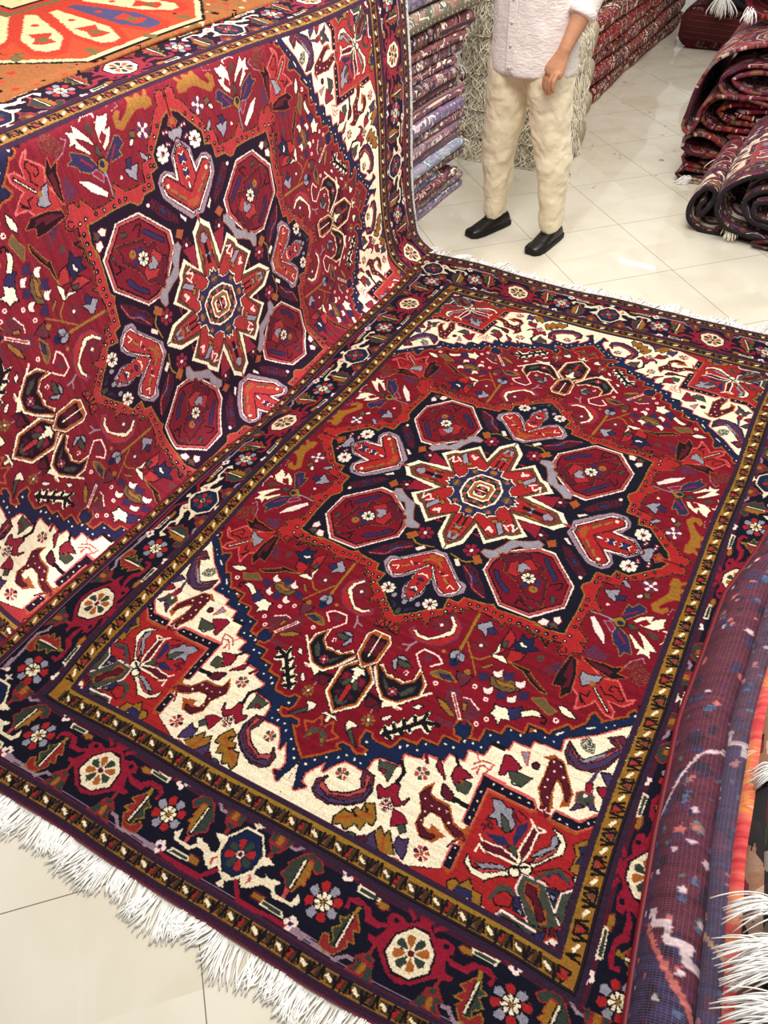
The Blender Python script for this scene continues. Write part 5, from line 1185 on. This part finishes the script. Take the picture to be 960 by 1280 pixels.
    to=obj('trousers',capsules('trousers',tr,20,.08),cloth('cream_cotton',(232,219,188),7,.4,(1.6,1.6,1.5),dist=.04),body); remesh(to,.008,5); crease(to,.026,.15,0); crease(to,.016,.055,0)
    st=[(-.012,0,.765,.205,.146),(-.012,0,.78,.206,.147),(-.012,0,.90,.203,.142),(-.012,0,1.05,.198,.138),(0,0,1.22,.198,.13),(0,0,1.34,.19,.11),(0,.005,1.42,.13,.08),(0,.01,1.46,.075,.062)]
    sl=[(sh.x-.07,sh.y,sh.z+.015,.07),tuple(sh*.9+Vector((0,0,1.36))*.1)+(.075,),tuple(sh)+(.072,),tuple(el)+(.062,),tuple(el*.72+wr*.28)+(.056,),tuple(el*.55+wr*.45)+(.054,)]
    s2=[(-.10,.01,1.385,.07),(-.15,.01,1.37,.075),(-.19,.01,1.36,.072),(-.225,-.02,1.12,.06),(-.13,-.165,1.17,.052)]
    lin_=cloth('crinkled_linen',(232,222,218),55,.6,(.55,.55,1.5),dist=.008,noise=.05)
    so=obj('shirt',capsules('shirt',[st,sl,s2],22,.06),lin_,body); remesh(so,.007,4); crease(so,.012,.10,(1,1,.7))
    c0=el*.62+wr*.38; c1=el*.50+wr*.50; cu=obj('sleeve_cuff',capsules('sleeve_cuff',[[tuple(c0)+(.058,),tuple(c0*.5+c1*.5)+(.061,),tuple(c1)+(.058,)]],20,.06),lin_,body); remesh(cu,.006,2)
    pl=grid_mesh('placket',np.array([[[x-.05,-.146+.0*x,z] for x in (-.020,-.018,.018,.020)] for z in np.linspace(.763,1.34,14)])); po=obj('placket',pl,lin_,body); po.modifiers.new('t','SOLIDIFY').thickness=.004
    bmat=plain('shell_button',(222,212,196),.3)
    for k in range(6):
        bm=bmesh.new(); bmesh.ops.create_cone(bm,cap_ends=True,segments=14,radius1=.0062,radius2=.0052,depth=.003,matrix=Matrix.Translation((-.05,-.152,.80+.085*k))@Matrix.Rotation(pi/2,4,'X')); me=bpy.data.meshes.new('button'); bm.to_mesh(me); bm.free(); obj('button',me,bmat,body)
    hair=capsules('hair',[[(0,.02,1.60,.082,.09),(0,.02,1.68,.084,.10),(0,.02,1.72,.07,.085)]],18); ho=obj('hair',hair,plain('dark_hair',(30,24,22),.6,.2,120),body); remesh(ho,.006,2)
    for s,(fx,fy,ro) in ((-1,(-.158,.02,-.28)),(1,(.160,.02,-.05))):
        bm=bmesh.new(); prof_=[(-.085,.030,.032,.050),(-.07,.036,.036,.075),(-.03,.040,.040,.088),(.02,.041,.043,.080),(.06,.043,.044,.066),(.10,.046,.044,.052),(.135,.046,.040,.043),(.165,.040,.032,.036),(.185,.022,.02,.026)]
        rings=[]
        for (l,wo,wi,h) in prof_:
            ring=[]
            for k in range(16):
                a=2*pi*k/16; cx=math.cos(a); sz=math.sin(a); x=(wo if cx>0 else wi)*abs(cx)**.8*(1 if cx>0 else -1); z=.012+(h-.012)*(max(sz,0)**.85) if sz>=0 else .012*(1+sz)
                ring.append(bm.verts.new((x,-l,z)))
            rings.append(ring)
        for a_,b_ in zip(rings[:-1],rings[1:]):
            for k in range(16): bm.faces.new((a_[k],a_[(k+1)%16],b_[(k+1)%16],b_[k]))
        bm.faces.new(rings[0]); bm.faces.new(rings[-1]); bmesh.ops.recalc_face_normals(bm,faces=bm.faces)
        bmesh.ops.transform(bm,matrix=Matrix.Translation((fx,fy,.004))@Matrix.Rotation(ro,4,'Z'),verts=bm.verts)
        me=bpy.data.meshes.new('shoe'); bm.to_mesh(me); bm.free(); sh_=obj('shoe',me,plain('black_leather',(20,19,20),.34,.2,60,bump=.25,spec=.5),body); sh_.modifiers.new('sub','SUBSURF').render_levels=2
        T=Matrix.Translation((fx,fy,.004))@Matrix.Rotation(ro,4,'Z')
        sole=[T@Vector((w*x,-l,0)) for l,w in ()for x in ()]
        pr=[(-.09,.028),(-.08,.038),(-.03,.044),(.05,.048),(.12,.052),(.165,.046),(.19,.026)]; out=[(w,l) for l,w in pr]+[(-w,l) for l,w in reversed(pr)]
        bm=bmesh.new(); lo=[bm.verts.new(T@Vector((x,-l,-.004))) for x,l in out]; hi=[bm.verts.new(T@Vector((x*1.01,-l,.020))) for x,l in out]; bm.faces.new(lo[::-1]); bm.faces.new(hi)
        for k in range(len(out)): k2=(k+1)%len(out); bm.faces.new((lo[k],lo[k2],hi[k2],hi[k]))
        bmesh.ops.recalc_face_normals(bm,faces=bm.faces); me=bpy.data.meshes.new('sole'); bm.to_mesh(me); bm.free(); so_=obj('sole',me,plain('black_rubber',(14,14,15),.6),sh_,smooth=False); bv=so_.modifiers.new('b','BEVEL'); bv.width=.004; bv.segments=2
        lp=[]
        for k in range(4):
            l=.035+k*.02; q=np.linspace(-1,1,7); lp.append([tuple(T@Vector((x*.026,-l,.081-k*.010-.012*x*x+.001))) for x in q])
        obj('laces',tubes_mesh('laces',lp,.0032,.0032,6),plain('black_lace',(26,25,26),.8),sh_)
man()
# ---------------------------------------------------------------- lamps of the shop ceiling
def area(name,loc,size,sy,power,col,rot=(0,0,0)):
    l=bpy.data.lights.new(name,'AREA'); l.shape='RECTANGLE'; l.size=size; l.size_y=sy; l.energy=power; l.color=col
    o=bpy.data.objects.new(name,l); COL.objects.link(o); o.location=loc; o.rotation_euler=rot; return o
area('ceiling_panel',(.1,-.1,2.9),1.6,1.1,92,(1,.96,.91))
area('ceiling_panel',(.2,1.9,2.9),1.4,1.4,44,(1,.95,.88))
area('ceiling_panel',(-.5,4.2,2.9),.8,1.6,26,(1,.94,.86))
W=bpy.data.worlds.new('world'); SC.world=W; W.use_nodes=True; W.node_tree.nodes['Background'].inputs[0].default_value=(1,.97,.93,1); W.node_tree.nodes['Background'].inputs[1].default_value=.42
M_TUBE,_nt,_b=newmat('tube_light'); _b.inputs['Emission Color'].default_value=(.25,.6,1,1); _b.inputs['Emission Strength'].default_value=7
for a_,b_ in (((-1.42,7.8),(-.75,7.73)),((-.97,8.07),(-.75,8.02))): obj('ceiling_lamp',tubes_mesh('ceiling_lamp',[np.array([[a_[0],a_[1],2.9],[(a_[0]+b_[0])/2,(a_[1]+b_[1])/2,2.9],[b_[0],b_[1],2.9]])],.014,.014,10),M_TUBE,label='cool tube lamp on the ceiling far down the aisle, '+('longer' if a_[0]<-1 else 'shorter')+' of the two',cat='lamp')
vs=SC.view_settings; SC.display_settings.display_device='sRGB'; vs.view_transform='Standard'; vs.look='None'; vs.exposure=0.12; vs.gamma=1; vs.use_curve_mapping=False
